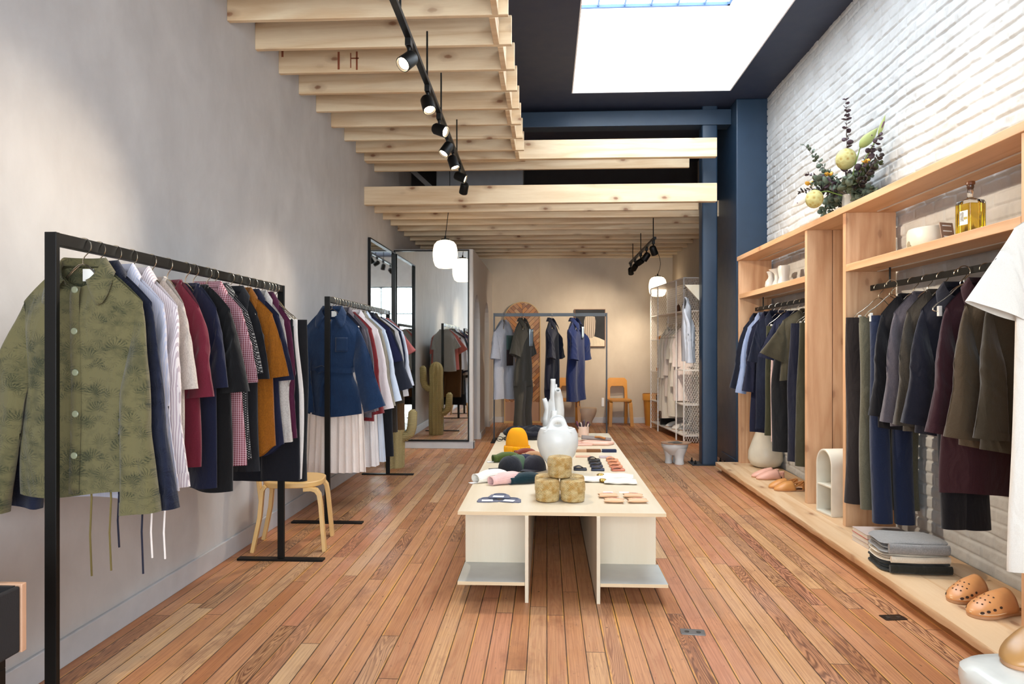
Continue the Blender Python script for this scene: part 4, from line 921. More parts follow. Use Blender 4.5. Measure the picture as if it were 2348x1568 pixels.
# shoes
def shoe(name,label,loc,rz,mat,L=.26,Wd=.095,open_=.55,h=.085,heel=False,holes=False,group=None,strap=False,toe=1.,sole_c='#b98a63',thick=.014):
    t=thing(name,label,'shoe',loc,rz,group)
    def outl(y): # y 0 toe..1 heel half width
        if y<.32: k_=1-y/.32; return Wd/2*math.sqrt(max(0,1-k_**2.3))+.0005
        if y<.86: return Wd/2*(1-.22*sstep(.32,.72,y)+.05*sstep(.7,.86,y))
        return Wd/2*.83*math.sqrt(max(0,1-((y-.86)/.142)**2))+.0005
    ol=[(outl(q_),q_*L) for q_ in [(1-math.cos(PI*i/40))/2 for i in range(41)]]
    pl=[(x,-y) for x,y in ol]+[(-x,-y) for x,y in ol[::-1]]
    pl=[(x,-y) for x,y in pl]
    MB().prism([(x,y) for x,y in pl],0,thick,'Z').build('sole',plain('sole'+sole_c,sole_c,.6),t,bev=.003,angle=50)
    g=MB(); N=26; K=18
    # vamp arching over the front
    def vamp(u,v):
        v0=v; v=v**1.7; y=v*open_*L; a=PI*u; w=outl(min(1,v*open_))*1.03
        cut=0
        hh=h*(math.sin(min(1,v*1.15)*PI*.5)**.5)*(.70+.30*v) + (.02*(v-.6) if v>.6 else 0)
        yy=y+ (math.sin(a)*.03*sstep(.7,1,v))+ (1-math.sin(a))*.05*sstep(.75,1,v)
        return (-w*math.cos(a),yy,thick*.7+hh*math.sin(a)**.75)
    up=g.grid(vamp,K,N).build('upper',mat,t,solid=.003,angle=70)
    if holes:
        dk=plain('hole_dark','#3a2416',.9)
        for i in range(4):
            for s_ in (.25,.75):
                pass
        hs=MB()
        for (u,v) in [(.38,.45),(.5,.42),(.62,.45),(.33,.6),(.45,.58),(.57,.58),(.68,.6),(.4,.73),(.52,.72),(.63,.74),(.3,.75)]:
            p=Vector(vamp(u,v)); e_=Vector(vamp(u+.02,v))-p; f_=Vector(vamp(u,v+.02))-p; n_=e_.cross(f_).normalized(); n_=n_ if n_.z>0 else -n_
            q=p+n_*.0022; e_.normalize(); f_=n_.cross(e_); hs.add([q+(e_*math.cos(a)+f_*math.sin(a))*.0042 for a in [2*PI*k/10 for k in range(10)]],[tuple(range(10))])
        for u in (.12,.88):
            for v in (.3,.45,.6,.76):
                p=Vector(vamp(u,v)); e_=Vector(vamp(u+.02,v))-p; f_=Vector(vamp(u,v+.02))-p; n_=e_.cross(f_).normalized(); n_=n_ if abs(n_.z)<0 or n_.dot(Vector((p.x,0,.02)))>0 else -n_
                q=p+n_*.0022; e_.normalize(); f_=n_.cross(e_); hs.add([q+(e_*math.cos(a)*.006+f_*math.sin(a)*.009) for a in [2*PI*k/10 for k in range(10)]],[tuple(range(10))])
        hs.build('vent_holes',dk,up,smooth=False,label='dark punched holes')
    MB().grid(lambda u,v:(lerp(-1,1,u)*outl(v)*.92,v*L*.985+.003,thick+.002+.012*sstep(.3,.8,v)),8,16).build('insole',plain('insole_tan','#caa27c',.7),t)
    if heel or strap:
        def hc(u,v):
            a=PI*u; r=Wd*.37; return (r*math.cos(a),L*.86+r*math.sin(a)*.95-.0,thick*.8+v*(.05+.012*math.sin(a)))
        MB().grid(hc,16,4).build('heel_counter',mat,t,solid=.003,angle=70)
    if strap:
        MB().grid(lambda u,v:(Wd*.40*math.cos(PI*u),L*.52+(L*.44)*math.sin(PI*u)**.8,thick+.055*math.sin(PI*u)**.6+.012*v),18,1).build('slingback_strap',mat,t,solid=.003,angle=70)
    if name=='leather_clog' or holes:
        MB().tube([(outl(i/20)*1.05*s_,i/20*L,thick+.004) for s_,rng_ in ((-1,range(14,-1,-1)),(1,range(0,15))) for i in rng_],.0012,5).build('stitching',plain('thread_cream','#ecd9b4',.7),t)
    return t
def pair(name,l1,l2,x,y,z,rz,mat,gap=.105,group=None,**k):
    d=Vector((math.cos(rz),math.sin(rz),0))
    shoe(name,l1,(x+d.x*gap/2,y+d.y*gap/2,z),rz,mat,group=group,**k); shoe(name,l2,(x-d.x*gap/2,y-d.y*gap/2,z),rz+R(3),mat,group=group,**k)
m_pink=plain('pink_leather','#d7a18c',.45); m_tan=plain('tan_leather','#c98a4b',.42); m_camel=plain('camel_leather','#c98b55',.38,var=.1)
# toe points towards the aisle (-x): local +y is toe->heel
pair('leather_slipper','pink leather slipper on the platform, farther of the pair','pink leather slipper on the platform, nearer of the pair',1.90,6.36,.1,R(-84),m_pink,group='pink slippers',h=.07,open_=.62,heel=True)
pair('leather_sandal','tan slingback shoe on the platform, farther of the pair','tan slingback shoe on the platform, nearer of the pair',1.90,5.87,.1,R(-84),m_tan,group='tan slingback shoes',strap=True,h=.065,open_=.45)
shoe('leather_clog','tan leather clog with punched holes, farther of two beside the folded sweatshirts',(1.90,3.30,.1),R(-62),m_camel,holes=True,L=.27,Wd=.11,h=.085,open_=.6,group='clogs with punched holes',thick=.02)
shoe('leather_clog','tan leather clog with punched holes, nearer of two beside the folded sweatshirts',(1.885,3.13,.1),R(-72),m_camel,holes=True,L=.28,Wd=.115,h=.09,open_=.62,group='clogs with punched holes',thick=.02)
# ceramic stool at lower right with clogs
st_=thing('ceramic_stool','glossy off-white rounded square ceramic stool cut off at the lower right corner','stool',(1.40,1.83,0),R(4))
def stl(x,y,z,a,f):
    r=math.hypot(x,y); k=r/((abs(math.cos(a))**5+abs(math.sin(a))**5)**(1/5.)) if r>1e-6 else 0
    return (k*math.cos(a),k*math.sin(a),z)
MB().lathe([(.20,0),(.205,.02),(.21,.15),(.222,.30),(.235,.375),(.232,.398),(.215,.414),(.18,.42),(.001,.42)],64,fn=stl).build('stool_body',plain('glazed_white','#e4e2d8',.22),st_)
shoe('slip_on_clog','tan leather slip-on clog on the white stool, farther one at the corner',(1.27,1.93,.42),R(-58),plain('tan_clog_leather','#b8874f',.35,var=.14),L=.27,Wd=.105,h=.08,open_=.6,group='clogs on the stool',thick=.018)
shoe('slip_on_clog','peach leather slip-on clog on the white stool, nearer one in the corner',(1.36,1.78,.42),R(-62),plain('peach_clog_leather','#d39a6c',.35,var=.1),L=.27,Wd=.105,h=.08,open_=.6,group='clogs on the stool',thick=.018)
# books, folded sweatshirts
for i in range(3):
    t=thing('book','%s of three matching paperbacks stacked on the platform'%['bottom','middle','top'][i],'book',(2.045,4.26,.1+.0275*i),R(2-1.5*i),group='paperbacks stacked on the platform')
    MB().box(-.135,.135,-.10,.10,.0025,.025).build('pages',plain('page_edges','#d8cdc0',.8),t,smooth=False)
    cv=plain('book_cover','#b9a69b',.6); rd=plain('red_endpaper','#b3432c',.6)
    MB().box(-.138,.138,-.103,.103,.025,.0272).build('front_cover',cv,t,smooth=False); MB().box(-.138,.138,-.103,.103,0,.0025).build('back_cover',rd if i==2 else cv,t,smooth=False)
def folded(label,loc,rz,mat,w=.36,d=.30,h=.05,seed=0,name='folded_sweatshirt',fold=True):
    t=thing(name,label,'sweatshirt',loc,rz,'folded sweatshirts'); rn=random.Random(seed); p1,p2=rn.uniform(0,6),rn.uniform(0,6)
    def layer(z0,z1,sx,sy,ox,oy):
        g=MB(); 
        def f(u,v): # lathe-like superellipse cross-section pillow
            a=2*PI*u; e=4.
            r=1/((abs(math.cos(a))**e+abs(math.sin(a))**e)**(1/e)); ph_=PI*(v-.5); k=math.cos(ph_)**.35 if abs(v-.5)<.499 else 0
            zz=(math.sin(ph_)*.5+.5)
            x=ox+sx*r*math.cos(a)*k; y=oy+sy*r*math.sin(a)*k
            return (x+.004*math.sin(9*y*3+p1),y+.004*math.sin(8*x*3+p2),lerp(z0,z1,zz)+.006*math.sin(11*x+p1)*math.sin(9*y+p2)*(zz if z1<h*1.5 else 1)-(.012*sstep(.6,1,abs(x)/sx)*zz))
        return g.grid(f,44,14,True)
    n=3
    for i in range(n):
        z0=h*i/n; layer(z0+.001,h*(i+1)/n+.004,w/2-.006*(i%2),d/2-.004*i,.004*(i%2),.003*i).build('fold_layer',mat,t,angle=80)
    # rolled front edge (towards camera)
    MB().tube([(-w/2+.03,-d/2+.012,h*.5),(0,-d/2+.004,h*.48),(w/2-.03,-d/2+.012,h*.5)],[h*.42]*3,12,sx=.6).build('rolled_edge',mat,t,angle=80)
    return t
fx,fy=1.985,3.84
folded('dark olive folded sweatshirt, bottom of the stack on the platform',(fx,fy,.1),R(-4),c_('#37352b','#2e2c24','heather'),.37,.30,.052,1)
folded('cream folded sweatshirt, middle of the stack on the platform',(fx-.005,fy,.155),R(-2),c_('#ddd0bb','#d2c4ae','heather'),.36,.29,.042,2)
folded('heather grey folded sweatshirt, top of the stack on the platform',(fx-.005,fy,.199),R(-5),c_('#a6a39f','#8d8a88','heather'),.36,.29,.065,3)
# ================================================================ display table
TH=.46
def table():
    t=thing('display_table','long low birch plywood display table in the middle of the floor','table',(0,0,0))
    x0,x1=-.458,.605; e='#c7a57c'
    pe=M('ply_edge',.6); co=pe.co(); x,y,z=pe.xyz(co); f=pe.ma('SINE',pe.ma('MULTIPLY',z,2100.)); pe.p('Base Color',pe.mix(pe.mr(f,-.2,.2),'#c9ab83','#e2cda9'))
    for a,b in ((3.49,5.632),(5.636,6.735)):
        MB().box(x0,x1,a,b,TH-.018,TH).build('table_top',m_ply,t,smooth=False,bev=.001)
        MB().box(x0,x1,a-.0006,a,TH-.018,TH-.0005).build('ply_edge',pe.m,t,smooth=False)
    for xf in (-.112,.252):
        for a,b in ((3.475,5.55),(5.72,6.65)): MB().box(xf,xf+.018,a,b,0,TH-.018).build('fin_panel',m_plyx,t,smooth=False,bev=.001)
    lam=plain('grey_laminate','#c3c6c2',.35)
    for a,b in ((3.482,3.80),(6.3,6.6)):
        yp=b if a<4 else a
        for xa,xb in ((x0,-.113),(.271,x1+.008)):
            MB().box(xa,xb,a,b,.085,.103).build('lower_shelf',lam,t,smooth=False,bev=.001,label='grey laminated lower shelf')
            MB().box(xa,xb,a-.0006,a,.085,.1025).build('ply_edge',pe.m,t,smooth=False)
            MB().box(xa+.003 if xa<0 else xa,xb if xa<0 else xb-.012,yp,yp+.018,.085,TH-.018).build('cross_panel',m_plyx,t,smooth=False,bev=.001)
    for xa,xb in ((x0+.003,-.113),(.271,x1-.004)):
        MB().box(xa,xb,3.82,6.3,.085,.103).build('lower_shelf',lam,t,smooth=False,label='grey laminated lower shelf')
table()
# ---------------- woven baskets
mb=M('woven_palm',.42,spec=.5); co=mb.co(); x,y,z=mb.xyz(co); an=mb.ma('MULTIPLY',mb.ma('ARCTAN2',y,x),.068)
a1=mb.ma('MULTIPLY',mb.ma('ADD',an,z),330.); a2=mb.ma('MULTIPLY',mb.ma('SUBTRACT',an,z),330.)
w1=mb.ma('ABSOLUTE',mb.ma('SINE',a1)); w2=mb.ma('ABSOLUTE',mb.ma('SINE',a2)); ck=mb.ma('GREATER_THAN',mb.ma('MULTIPLY',mb.ma('SINE',mb.ma('MULTIPLY',a1,.5)),mb.ma('SINE',mb.ma('MULTIPLY',a2,.5))),0.)
hh=mb.mix(ck,w1,w2); hv=mb.ma('MULTIPLY',hh,1.)
c=mb.mix(mb.mr(mb.noise(co,28,3),.35,.65),'#c79a52','#e9cf97'); c=mb.mix(mb.mr(hv,.45,.05),c,'#7c5420')
mb.p('Base Color',c); mb.bump(hv,.8,.006); m_bask=mb.m
def basket(label,x,y,z):
    t=thing('woven_basket',label,'basket',(x,y,z),group='round lidded woven baskets'); R_=.066
    MB().lathe([(.055,0),(.064,.006),(R_,.02),(R_+.001,.05),(R_,.062)],48,capt=True).build('basket_body',m_bask,t)
    MB().lathe([(R_+.003,.058),(R_+.004,.065),(R_+.003,.10),(R_-.003,.112),(.045,.117),(.002,.118)],48).build('lid',m_bask,t)
zt=TH+.0005
basket('woven straw basket at the front left foot of the basket pyramid',.003,3.755,zt)
basket('woven straw basket at the front right foot of the basket pyramid',.141,3.755,zt)
basket('woven straw basket behind, left, in the pyramid',.0,3.895,zt)
basket('woven straw basket behind, right, in the pyramid',.144,3.895,zt)
basket('woven straw basket on top of the basket pyramid',.072,3.82,zt+.1185)
# ---------------- big white pot with handle holes
def pot():
    t=thing('handled_pot','large round white ceramic pot with two arched handles behind the baskets','pot',(.072,4.60,TH)); 
    MB().lathe([(.062,0),(.066,.01),(.060,.03),(.075,.065),(.115,.12),(.136,.18),(.139,.225),(.130,.27),(.117,.298),(.105,.302),(.098,.297),(.09,.27),(.09,.2),(.002,.15)],64).build('pot_body',m_cerw,t)
    for yy in (-.075,.085):
        o=[(-.105,0)]+[(-.105+.03*i/5,0+.012*(i/5)**2) for i in range(1,6)]
        out=[(-.10,-.02)]+[(.0+.062*math.cos(R(180-a))-.0,.045+.052*math.sin(R(180-a))) for a in range(0,181,15)]+[(.10,-.02)]
        out=[(-.1,-.012),(-.08,.004),(-.066,.022)]+[(.058*math.cos(R(165-a)),.035+.055*math.sin(R(165-a))) for a in range(0,151,15)]+[(.066,.022),(.08,.004),(.1,-.012)]
        hole=[(.026*math.cos(R(a)),.04+.017*math.sin(R(a))) for a in range(0,360,24)]
        import bmesh
        bm=bmesh.new(); vo=[bm.verts.new((x,-.007,z)) for x,z in out]; vh=[bm.verts.new((x,-.007,z)) for x,z in hole]
        eo=[bm.edges.new((vo[i],vo[(i+1)%len(vo)])) for i in range(len(vo))]; eh=[bm.edges.new((vh[i],vh[(i+1)%len(vh)])) for i in range(len(vh))]
        bmesh.ops.triangle_fill(bm,use_beauty=True,edges=eo+eh)
        me=bpy.data.meshes.new('handle'); bm.to_mesh(me); bm.free(); ob=bpy.data.objects.new('handle',me); COL.objects.link(ob); ob.parent=t; ob.location=(0,yy,.292); me.materials.append(m_cerw)
        md=ob.modifiers.new('s','SOLIDIFY'); md.thickness=.014; md.offset=-1; md=ob.modifiers.new('b','BEVEL'); md.width=.004; md.segments=2; me.shade_smooth()
pot()
def multivase():
    t=thing('spouted_vase','tall white ceramic vase with several chimney-like spouts behind the round pot','vase',(.058,6.50,TH)); t.scale=(.84,.84,.84)
    def spout(pts,rs,nm='spout'):
        g=MB(); g.tube(pts,rs,24,cap=False); g.tube([Vector(pts[-1])+(Vector(pts[-1])-Vector(pts[-2])).normalized()*.001,Vector(pts[-1])-(Vector(pts[-1])-Vector(pts[-2])).normalized()*.07],[rs[-1]*.99,rs[-1]*.75],24,cap=False)
        # rim
        g.build(nm,m_cerw,t,solid=.005,angle=70)
    MB().lathe([(.10,0),(.112,.02),(.10,.08),(.082,.2),(.07,.32),(.055,.40),(.03,.46),(.002,.48)],48,fn=lambda x,y,z,a,f:(x*1.1+.03*z,y*.8,z)).build('vase_body',m_cerw,t)
    spout([(.0,0,.25),(.005,0,.42),(0,0,.52),(.0,0,.615),(.0,0,.645)],[.055,.04,.03,.026,.0265])
    spout([(.03,.02,.3),(.035,.02,.45),(.02,.02,.55),(.02,.02,.585)],[.05,.035,.026,.024])
    spout([(.06,-.01,.05),(.07,-.02,.3),(.062,-.03,.44),(.055,-.05,.50),(.052,-.085,.53)],[.06,.055,.045,.035,.028])
    spout([(-.06,0,.05),(-.075,0,.2),(-.06,0,.3),(-.085,-.005,.38),(-.10,-.005,.425)],[.055,.042,.034,.026,.0225])
    spout([(-.03,.03,.2),(-.045,.03,.33),(-.045,.03,.385)],[.04,.03,.026])
    spout([(.01,-.08,.0),(.012,-.085,.2),(.012,-.085,.295)],[.04,.034,.0285])
multivase()
# ---------------- knit hats and caps
def beanie_up(label,x,y,rz=0):
    t=thing('knit_beanie',label,'beanie',(x,y,TH),rz); k=knit('#f0a500',420.)
    def dome(u,v):
        a=2*PI*u; ph=v*PI/2; r=.092*math.cos(ph)**.62 if v<.999 else .001; z=.045+.155*math.sin(ph)**1.0
        cr=1-.05*sstep(.6,1,v)*math.cos(5*a)
        return (r*math.cos(a)*cr,r*.7*math.sin(a)*cr,z+.003*math.sin(3*a)*(1-v))
    def uvify(o,n=90):
        me=o.data; uv=me.uv_layers.new(name='UVMap')
        for l in me.loops:
            p=me.vertices[l.vertex_index].co; uv.data[l.index].uv=(math.atan2(p.y,p.x)*.09,p.z)
    o=MB().grid(dome,64,20,True).build('crown',plain('yellow_wool','#f0a000',.95,bump=.5,bs=350),t,angle=80)
    def cuff(u,v): a=2*PI*u; r=.099+.003*math.sin(PI*v)+.0018*math.cos(60*a); return (r*math.cos(a),r*.72*math.sin(a),.001+.055*v+.003*math.sin(2*a))
    o=MB().grid(cuff,240,4,True).build('ribbed_cuff',k,t,solid=.006,angle=80); uvify(o)
beanie_up('bright yellow knit beanie standing upright on the table left side',-.239,5.46,0)
def beanie_flat(label,x,y,rz,col,L=.24,w=.10,h=.05,z=TH,tagc=False,name='knit_beanie'):
    t=thing(name,label,'beanie',(x,y,z),rz,group='folded knit beanies'); k=knit(col,520.)
    def f(u,v):
        a=2*PI*u; c,s_=math.cos(a),math.sin(a); X=(v-.5)*L; pr=(1-(max(0,(v-.45)/.55))**2.6)**.5 if v<.999 else 0.02; pr*=.72+.28*sstep(0,.35,v)
        rib=1+.035*math.cos(22*a)*(1 if v<.96 else 0)
        yy=w/2*pr*ell(c,.9)*rib+.012*math.sin(5*v+2); zz=h/2+h/2*pr*s_*rib+(.012*math.sin(PI*v))*(1 if s_>0 else .0)
        return (X,yy,max(.001,zz-(h/2)*(1-pr)*.9))
    o=MB().grid(f,110,24,True).build('crown',k,t,angle=80)
    def g_(u,v):
        a=2*PI*u; c,s_=math.cos(a),math.sin(a); rib=1+.04*math.cos(22*a); return (-.5*L+.07*v-.004,w/2*.80*ell(c,.9)*rib+.012*math.sin(2+.4*v),max(.0015,h/2+h/2*.84*s_*rib-(h/2)*.18))
    MB().grid(g_,110,3,True).build('ribbed_cuff',k,t,solid=.003,angle=80)
    if tagc: MB().box(-.5*L-.05,-.5*L+.005,-.018,.018,.003,.0045).build('paper_tag',m_white,t,smooth=False)
    return t
beanie_flat('olive green knit beanie lying behind the caps, paper tag at left',-.285,5.03,R(18),'#4c5a25',.22,.11,.06,tagc=True)
beanie_flat('rust red knit beanie peeking out behind the caps',-.155,5.26,R(10),'#7e3a2b',.18,.10,.055)
beanie_flat('tan knit beanie beside the white pot',-.10,5.18,R(14),'#b68b65',.16,.09,.045)
beanie_flat('cream white ribbed beanie lying at the front left with a paper tag',-.335,4.30,R(36),'#ebe4d6',.25,.115,.062,tagc=True)
beanie_flat('pink ribbed beanie lying between cream and teal beanies',-.238,4.225,R(40),'#dcb2ac',.25,.08,.06,z=TH+.002)
beanie_flat('dark teal ribbed beanie lying beside the baskets',-.125,4.25,R(32),'#152c33',.24,.09,.055)
def cap(label,x,y,rz,col,brim=True,z=TH,tilt=0,pat=None,brimdir=180):
    t=thing('baseball_cap',label,'cap',(x,y,z),rz,group='baseball caps in a row'); t.rotation_euler=(0,R(tilt),rz); t.scale=(.86,.86,.86); m=c_(col,None,pat,.5)
    def f(u,v):
        a=2*PI*u; ph=v*PI/2; r=.088*math.cos(ph)**.75 if v<.999 else .001; seam=1-.015*abs(math.cos(3*a))**12
        return (r*1.12*math.cos(a)*seam,r*math.sin(a)*seam,.115*math.sin(ph)**.95)
    MB().grid(f,48,16,True).build('crown',m,t,solid=.002,angle=80)
    MB().sph((0,0,.116),.007,10,6,sz=.6).build('top_button',m,t)
    if brim:
        def b(u,v):
            a=R(brimdir)+(u-.5)*R(130); r0=.088; 
            x0,y0=r0*1.12*math.cos(a),r0*math.sin(a); e=.075*math.cos((u-.5)*R(165)); d=(math.cos(R(brimdir)),math.sin(R(brimdir)))
            return (x0+d[0]*e*v,y0+d[1]*e*v,.006+.010*math.cos((u-.5)*PI)-.012*v*abs(u-.5)*2+.0)
        MB().grid(b,20,8).build('brim',m,t,solid=.003,angle=80)
cap('charcoal baseball cap with brim pointing left on the table',-.25,4.66,R(4),'#24262f')
cap('sage green cap leaning behind the charcoal cap',-.20,4.72,R(8),'#5a7355',False)
cap('navy cap leaning between green and grey caps',-.15,4.745,R(10),'#1c2045',False)
cap('dark grey cap, nearest the white pot, brim toward the camera',-.088,4.70,R(30),'#3c3a45',True,brimdir=215,pat='heather')
# navy bundle behind the yellow beanie
def bundle():
    t=thing('folded_scarf','dark navy bunched scarf lying behind the yellow beanie','scarf',(-.21,6.30,TH)); m=c_('#141624')
    rn=random.Random(3)
    for i,(x,y,sx,sy,sz) in enumerate([(-.06,.05,.13,.10,.055),(.10,.02,.13,.09,.06),(.02,-.06,.16,.07,.04)]):
        MB().lathe([(math.sin(PI*k/12)*1+1e-4,-math.cos(PI*k/12)) for k in range(13)],32,fn=lambda X,Y,Z,a,f,i=i:(x+X*sx*(1+.14*math.sin(5*a+i+3*Z)),y+Y*sy*(1+.12*math.cos(4*a+i)),sz+sz*.98*Z*(1+.12*math.sin(4*a+i)))).build('scarf_fold',m,t,angle=80)
bundle()
sg=thing('sunglasses','black folded sunglasses at the left edge of the table',"sunglasses",(-.39,6.12,TH),R(20))
for sx in (-1,1): MB().tube([(sx*.035+.028*math.cos(a),0,.022+.02*math.sin(a)) for a in [2*PI*k/14 for k in range(14)]],.003,6,close=True).build('lens_rim',m_black,sg); MB().tube([(sx*.063,.0,.03),(sx*.06,.02,.02),(-sx*.03,.03,.01)],.003,6).build('temple_arm',m_black,sg)
MB().tube([(-.01,0,.026),(.01,0,.026)],.003,6).build('bridge',m_black,sg)
# lavender pouches with cards
m_lav=c_('#7f8195','#747689','heather')
def pouch(label,x,y,rz,z):
    t=thing('felt_pouch',label,'pouch',(x,y,z),rz,group='lavender felt pouches')
    MB().prism([(-.055,-.05),(.055,-.05),(.062,-.035),(.05,.02),(.03,.045),(-.03,.045),(-.05,.02),(-.062,-.035)],0,.006,'Z').build('pouch_body',m_lav,t,bev=.002,angle=50)
    MB().tube([(.034*math.cos(a),.018+.02*math.sin(a),.0075) for a in [2*PI*k/20 for k in range(20)]],.003,6,close=True).build('stitched_flap',m_lav,t)
    MB().box(-.032,.028,-.056,-.018,.008,.009).build('paper_card',m_white,t,smooth=False,rot=(0,0,R(-4)))
pouch('lavender grey felt pouch with white card, left of the three',-.325,3.745,R(8),TH); pouch('lavender grey felt pouch with white card, right of the three',-.195,3.745,R(-10),TH); pouch('lavender grey felt pouch with white card, on top in the middle',-.262,3.79,R(0),TH+.0125)
# kraft pillow boxes
m_kr=plain('kraft_paper','#d6a982',.6); m_ink=plain('pink_ink','#c0706a',.7)
def pillow(label,x,y,rz,z=TH):
    t=thing('pillow_box',label,'gift box',(x,y,z),rz,group='kraft pillow boxes')
    def f(u,v):
        a=2*PI*u; X=(v-.5)*.115; cur=.010*(1-math.cos(a)**2); e=1-(2*v-1)**2*.0
        s_=math.sin(a); hgt=.0125*(1-.75*abs(2*v-1)**3); w=.032; k=-.008*(1-(2*abs(math.cos(a)))**2*.25) if v in (0,1) else 0
        return (X+(.01*(1-math.cos(a)**2)*(1 if v<.5 else -1) if v<.06 or v>.94 else 0),w*math.cos(a),.013+hgt*s_)
    MB().grid(f,28,16,True).build('box_body',m_kr,t,angle=50)
    MB().grid(lambda u,v:((u-.5)*.05,(v-.5)*.022,.0182+.0*u-.0035*((v-.5)*1.2)**2*4*.6),6,4).build('printed_text',m_ink,t) if False else None
    g=MB()
    for r in range(3):
        for k in range(7): 
            if (k*7+r*5)%6: g.box(-.028+.008*k,-.0225+.008*k,.008-.007*r-.0022,.008-.007*r+.0,.0255,.0262)
    g.build('printed_lines',m_ink,t,smooth=False)
pillow('kraft pillow box, left pair, rear one under a white card',.343,3.85,R(3)); pillow('kraft pillow box, left pair, front one',.364,3.725,R(-3)); pillow('kraft pillow box, right pair, rear one under a white card',.482,3.85,R(-3)); pillow('kraft pillow box, right pair, front one',.49,3.73,R(3))
for x,l in ((.355,'left'),(.447,'right')):
    o=box('price_card',m_white,-.028,.028,-.016,.016,0,.0012); o.location=(x,3.985,TH); tag(o,'small white card on the table behind the %s pair of kraft boxes'%l,'card','white cards behind the kraft boxes')
# white cotton bags
def cbag(label,x,y,rz,z):
    t=thing('cotton_bag',label,'bag',(x,y,z),rz,group='white cotton bags with foil'); m=c_('#e9e4da','#dfd9cd')
    MB().grid(lambda u,v:((v-.5)*.20,.07*ell(math.cos(2*PI*u),.5)*(1-.12*(1-v)*0),.011+.0105*ell(math.sin(2*PI*u),.8)*(1-.7*abs(2*v-1)**4)+.002*math.sin(12*v)),32,18,True).build('bag_body',m,t,angle=80)
    fo=M('gold_foil',.18,'#c9a65a',1.); fo.bump(fo.noise(fo.co(),90,3),1.,.01)
    MB().sph((-.108,0,.013),.03,14,8,sx=.9,sz=.4).build('foil_packet',fo.m,t)
cbag('white cotton bag with foil packet, left front beside the baskets',.315,4.33,R(2),TH); cbag('white cotton bag with foil packet, front right',.455,4.27,R(-3),TH); cbag('white cotton bag with foil packet, rear right',.455,4.43,R(-7),TH+.001)
# snap pouches
def coin(label,x,y,rz,col,z=TH,group='small folded leather purses'):
    t=thing('leather_purse',label,'purse',(x,y,z),rz,group=group); m=plain('leather'+col,col,.38,var=.1)
    MB().prism(rrect(.045,.03,.008,4),0,.014,'Z').build('purse_body',m,t,bev=.004,angle=40)
    MB().grid(lambda u,v:(-.045+.065*v,(u-.5)*.052*(1-.35*v**3),.0145+.014*math.sin(PI*min(1,v*.9+.05))),8,10).build('flap',m,t,solid=.003,angle=80)
    MB().sph((.012,0,.02),.004,10,6).build('snap_button',plain('brass_snap','#a98b4f',.3,metal=1),t)
coin('navy leather purse beside the baskets',.228,4.70,R(0),'#191c2b')
for i,(y,w) in enumerate(((4.69,'front'),(4.83,'second'),(4.96,'third'),(5.09,'rear'))):
    coin('dark blue leather purse, %s of the dark blue column'%w,.348,y,R(-4+3*i),['#232c45','#1b2034','#16181f','#12131a'][i])
    coin('coral leather purse, %s of the coral column'%w,.484,y,R(6-3*i),['#c9775a','#d68862','#d98f66','#e0966a'][i])
# slim cases, cards, pouches
def flat(name,label,x,y,rz,sx,sy,h,mat,cat,group=None,r=.006,extra=None):
    t=thing(name,label,cat,(x,y,TH),rz,group); MB().prism(rrect(sx/2,sy/2,r,4),0,h,'Z').build('body',mat,t,bev=min(.002,h*.3),angle=40)
    if extra: MB().tube([(-sx/2+.01,0,h*.5),(-sx/2-.03,.01,h*.5),(-sx/2-.045,-.005,.006),(-sx/2-.01,-.004,.006)],.0035,6).build('cord_loop',extra,t)
flat('lighter_case','brown suede case with a cord loop',.375,5.52,R(2),.115,.05,.022,plain('brown_suede','#7a4f2c',.8),'case','suede cases',extra=cordw)
flat('lighter_case','navy suede case with a cord loop',.50,5.52,R(2),.115,.05,.022,plain('navy_suede','#1d2440',.8),'case','suede cases',extra=cordw)
flat('lighter_case','tan suede case half hidden by the white pot',.275,5.52,R(2),.09,.05,.02,plain('tan_suede','#b98f6d',.8),'case','suede cases')
flat('card_sleeve','tan leather card sleeve with red edge beside the white pot',.28,5.27,R(-3),.12,.07,.006,plain('sleeve_tan','#cf9d80',.5),'card holder')
flat('card_sleeve','pale mauve leather card holder near the right table edge',.447,5.24,R(-2),.095,.07,.010,plain('mauve_leather','#b8a6a6',.5),'card holder')
for i,(lb,x,y,col) in enumerate((('blush leather glasses case, lowest of the fanned pile',.29,5.88,'#dcae9b'),('blush leather glasses case, middle of the fanned pile',.295,5.99,'#d8a894'),('pink tan leather glasses case, topmost of the fanned pile',.30,6.10,'#d3a08a'))):
    t=thing('glasses_case',lb,'case',(x,y,TH+.0),R(6),group='blush glasses cases'); MB().prism(rrect(.10,.032,.02,5),0,.016,'Z').build('case_body',plain('blush'+col,col,.45),t,bev=.004,angle=40)
t=thing('leather_fan','large blush leather fan-shaped bag lying at the right of the table','bag',(.40,6.0,TH),R(-6))
MB().prism([(-.10,-.08),(.02,-.13),(.14,-.12),(.19,-.04),(.15,.06),(.02,.11),(-.06,.05)],0,.03,'Z').build('bag_body',plain('blush_leather','#e0b5a0',.45),t,bev=.012,angle=60)
MB().grid(lambda u,v:(lerp(-.10,.16,u),lerp(.02,.10,v)-.05*u*u,.034+.03*math.sin(PI*v)*(1-.5*u)),14,8).build('flap',plain('grey_suede','#7d7069',.7),t,solid=.004,angle=80,label='grey suede flap')
MB().tube([(.02,.03,.055),(.06,.01,.058),(.11,-.02,.05)],.009,10).build('wooden_toggle',plain('toggle','#a9713c',.4),t)
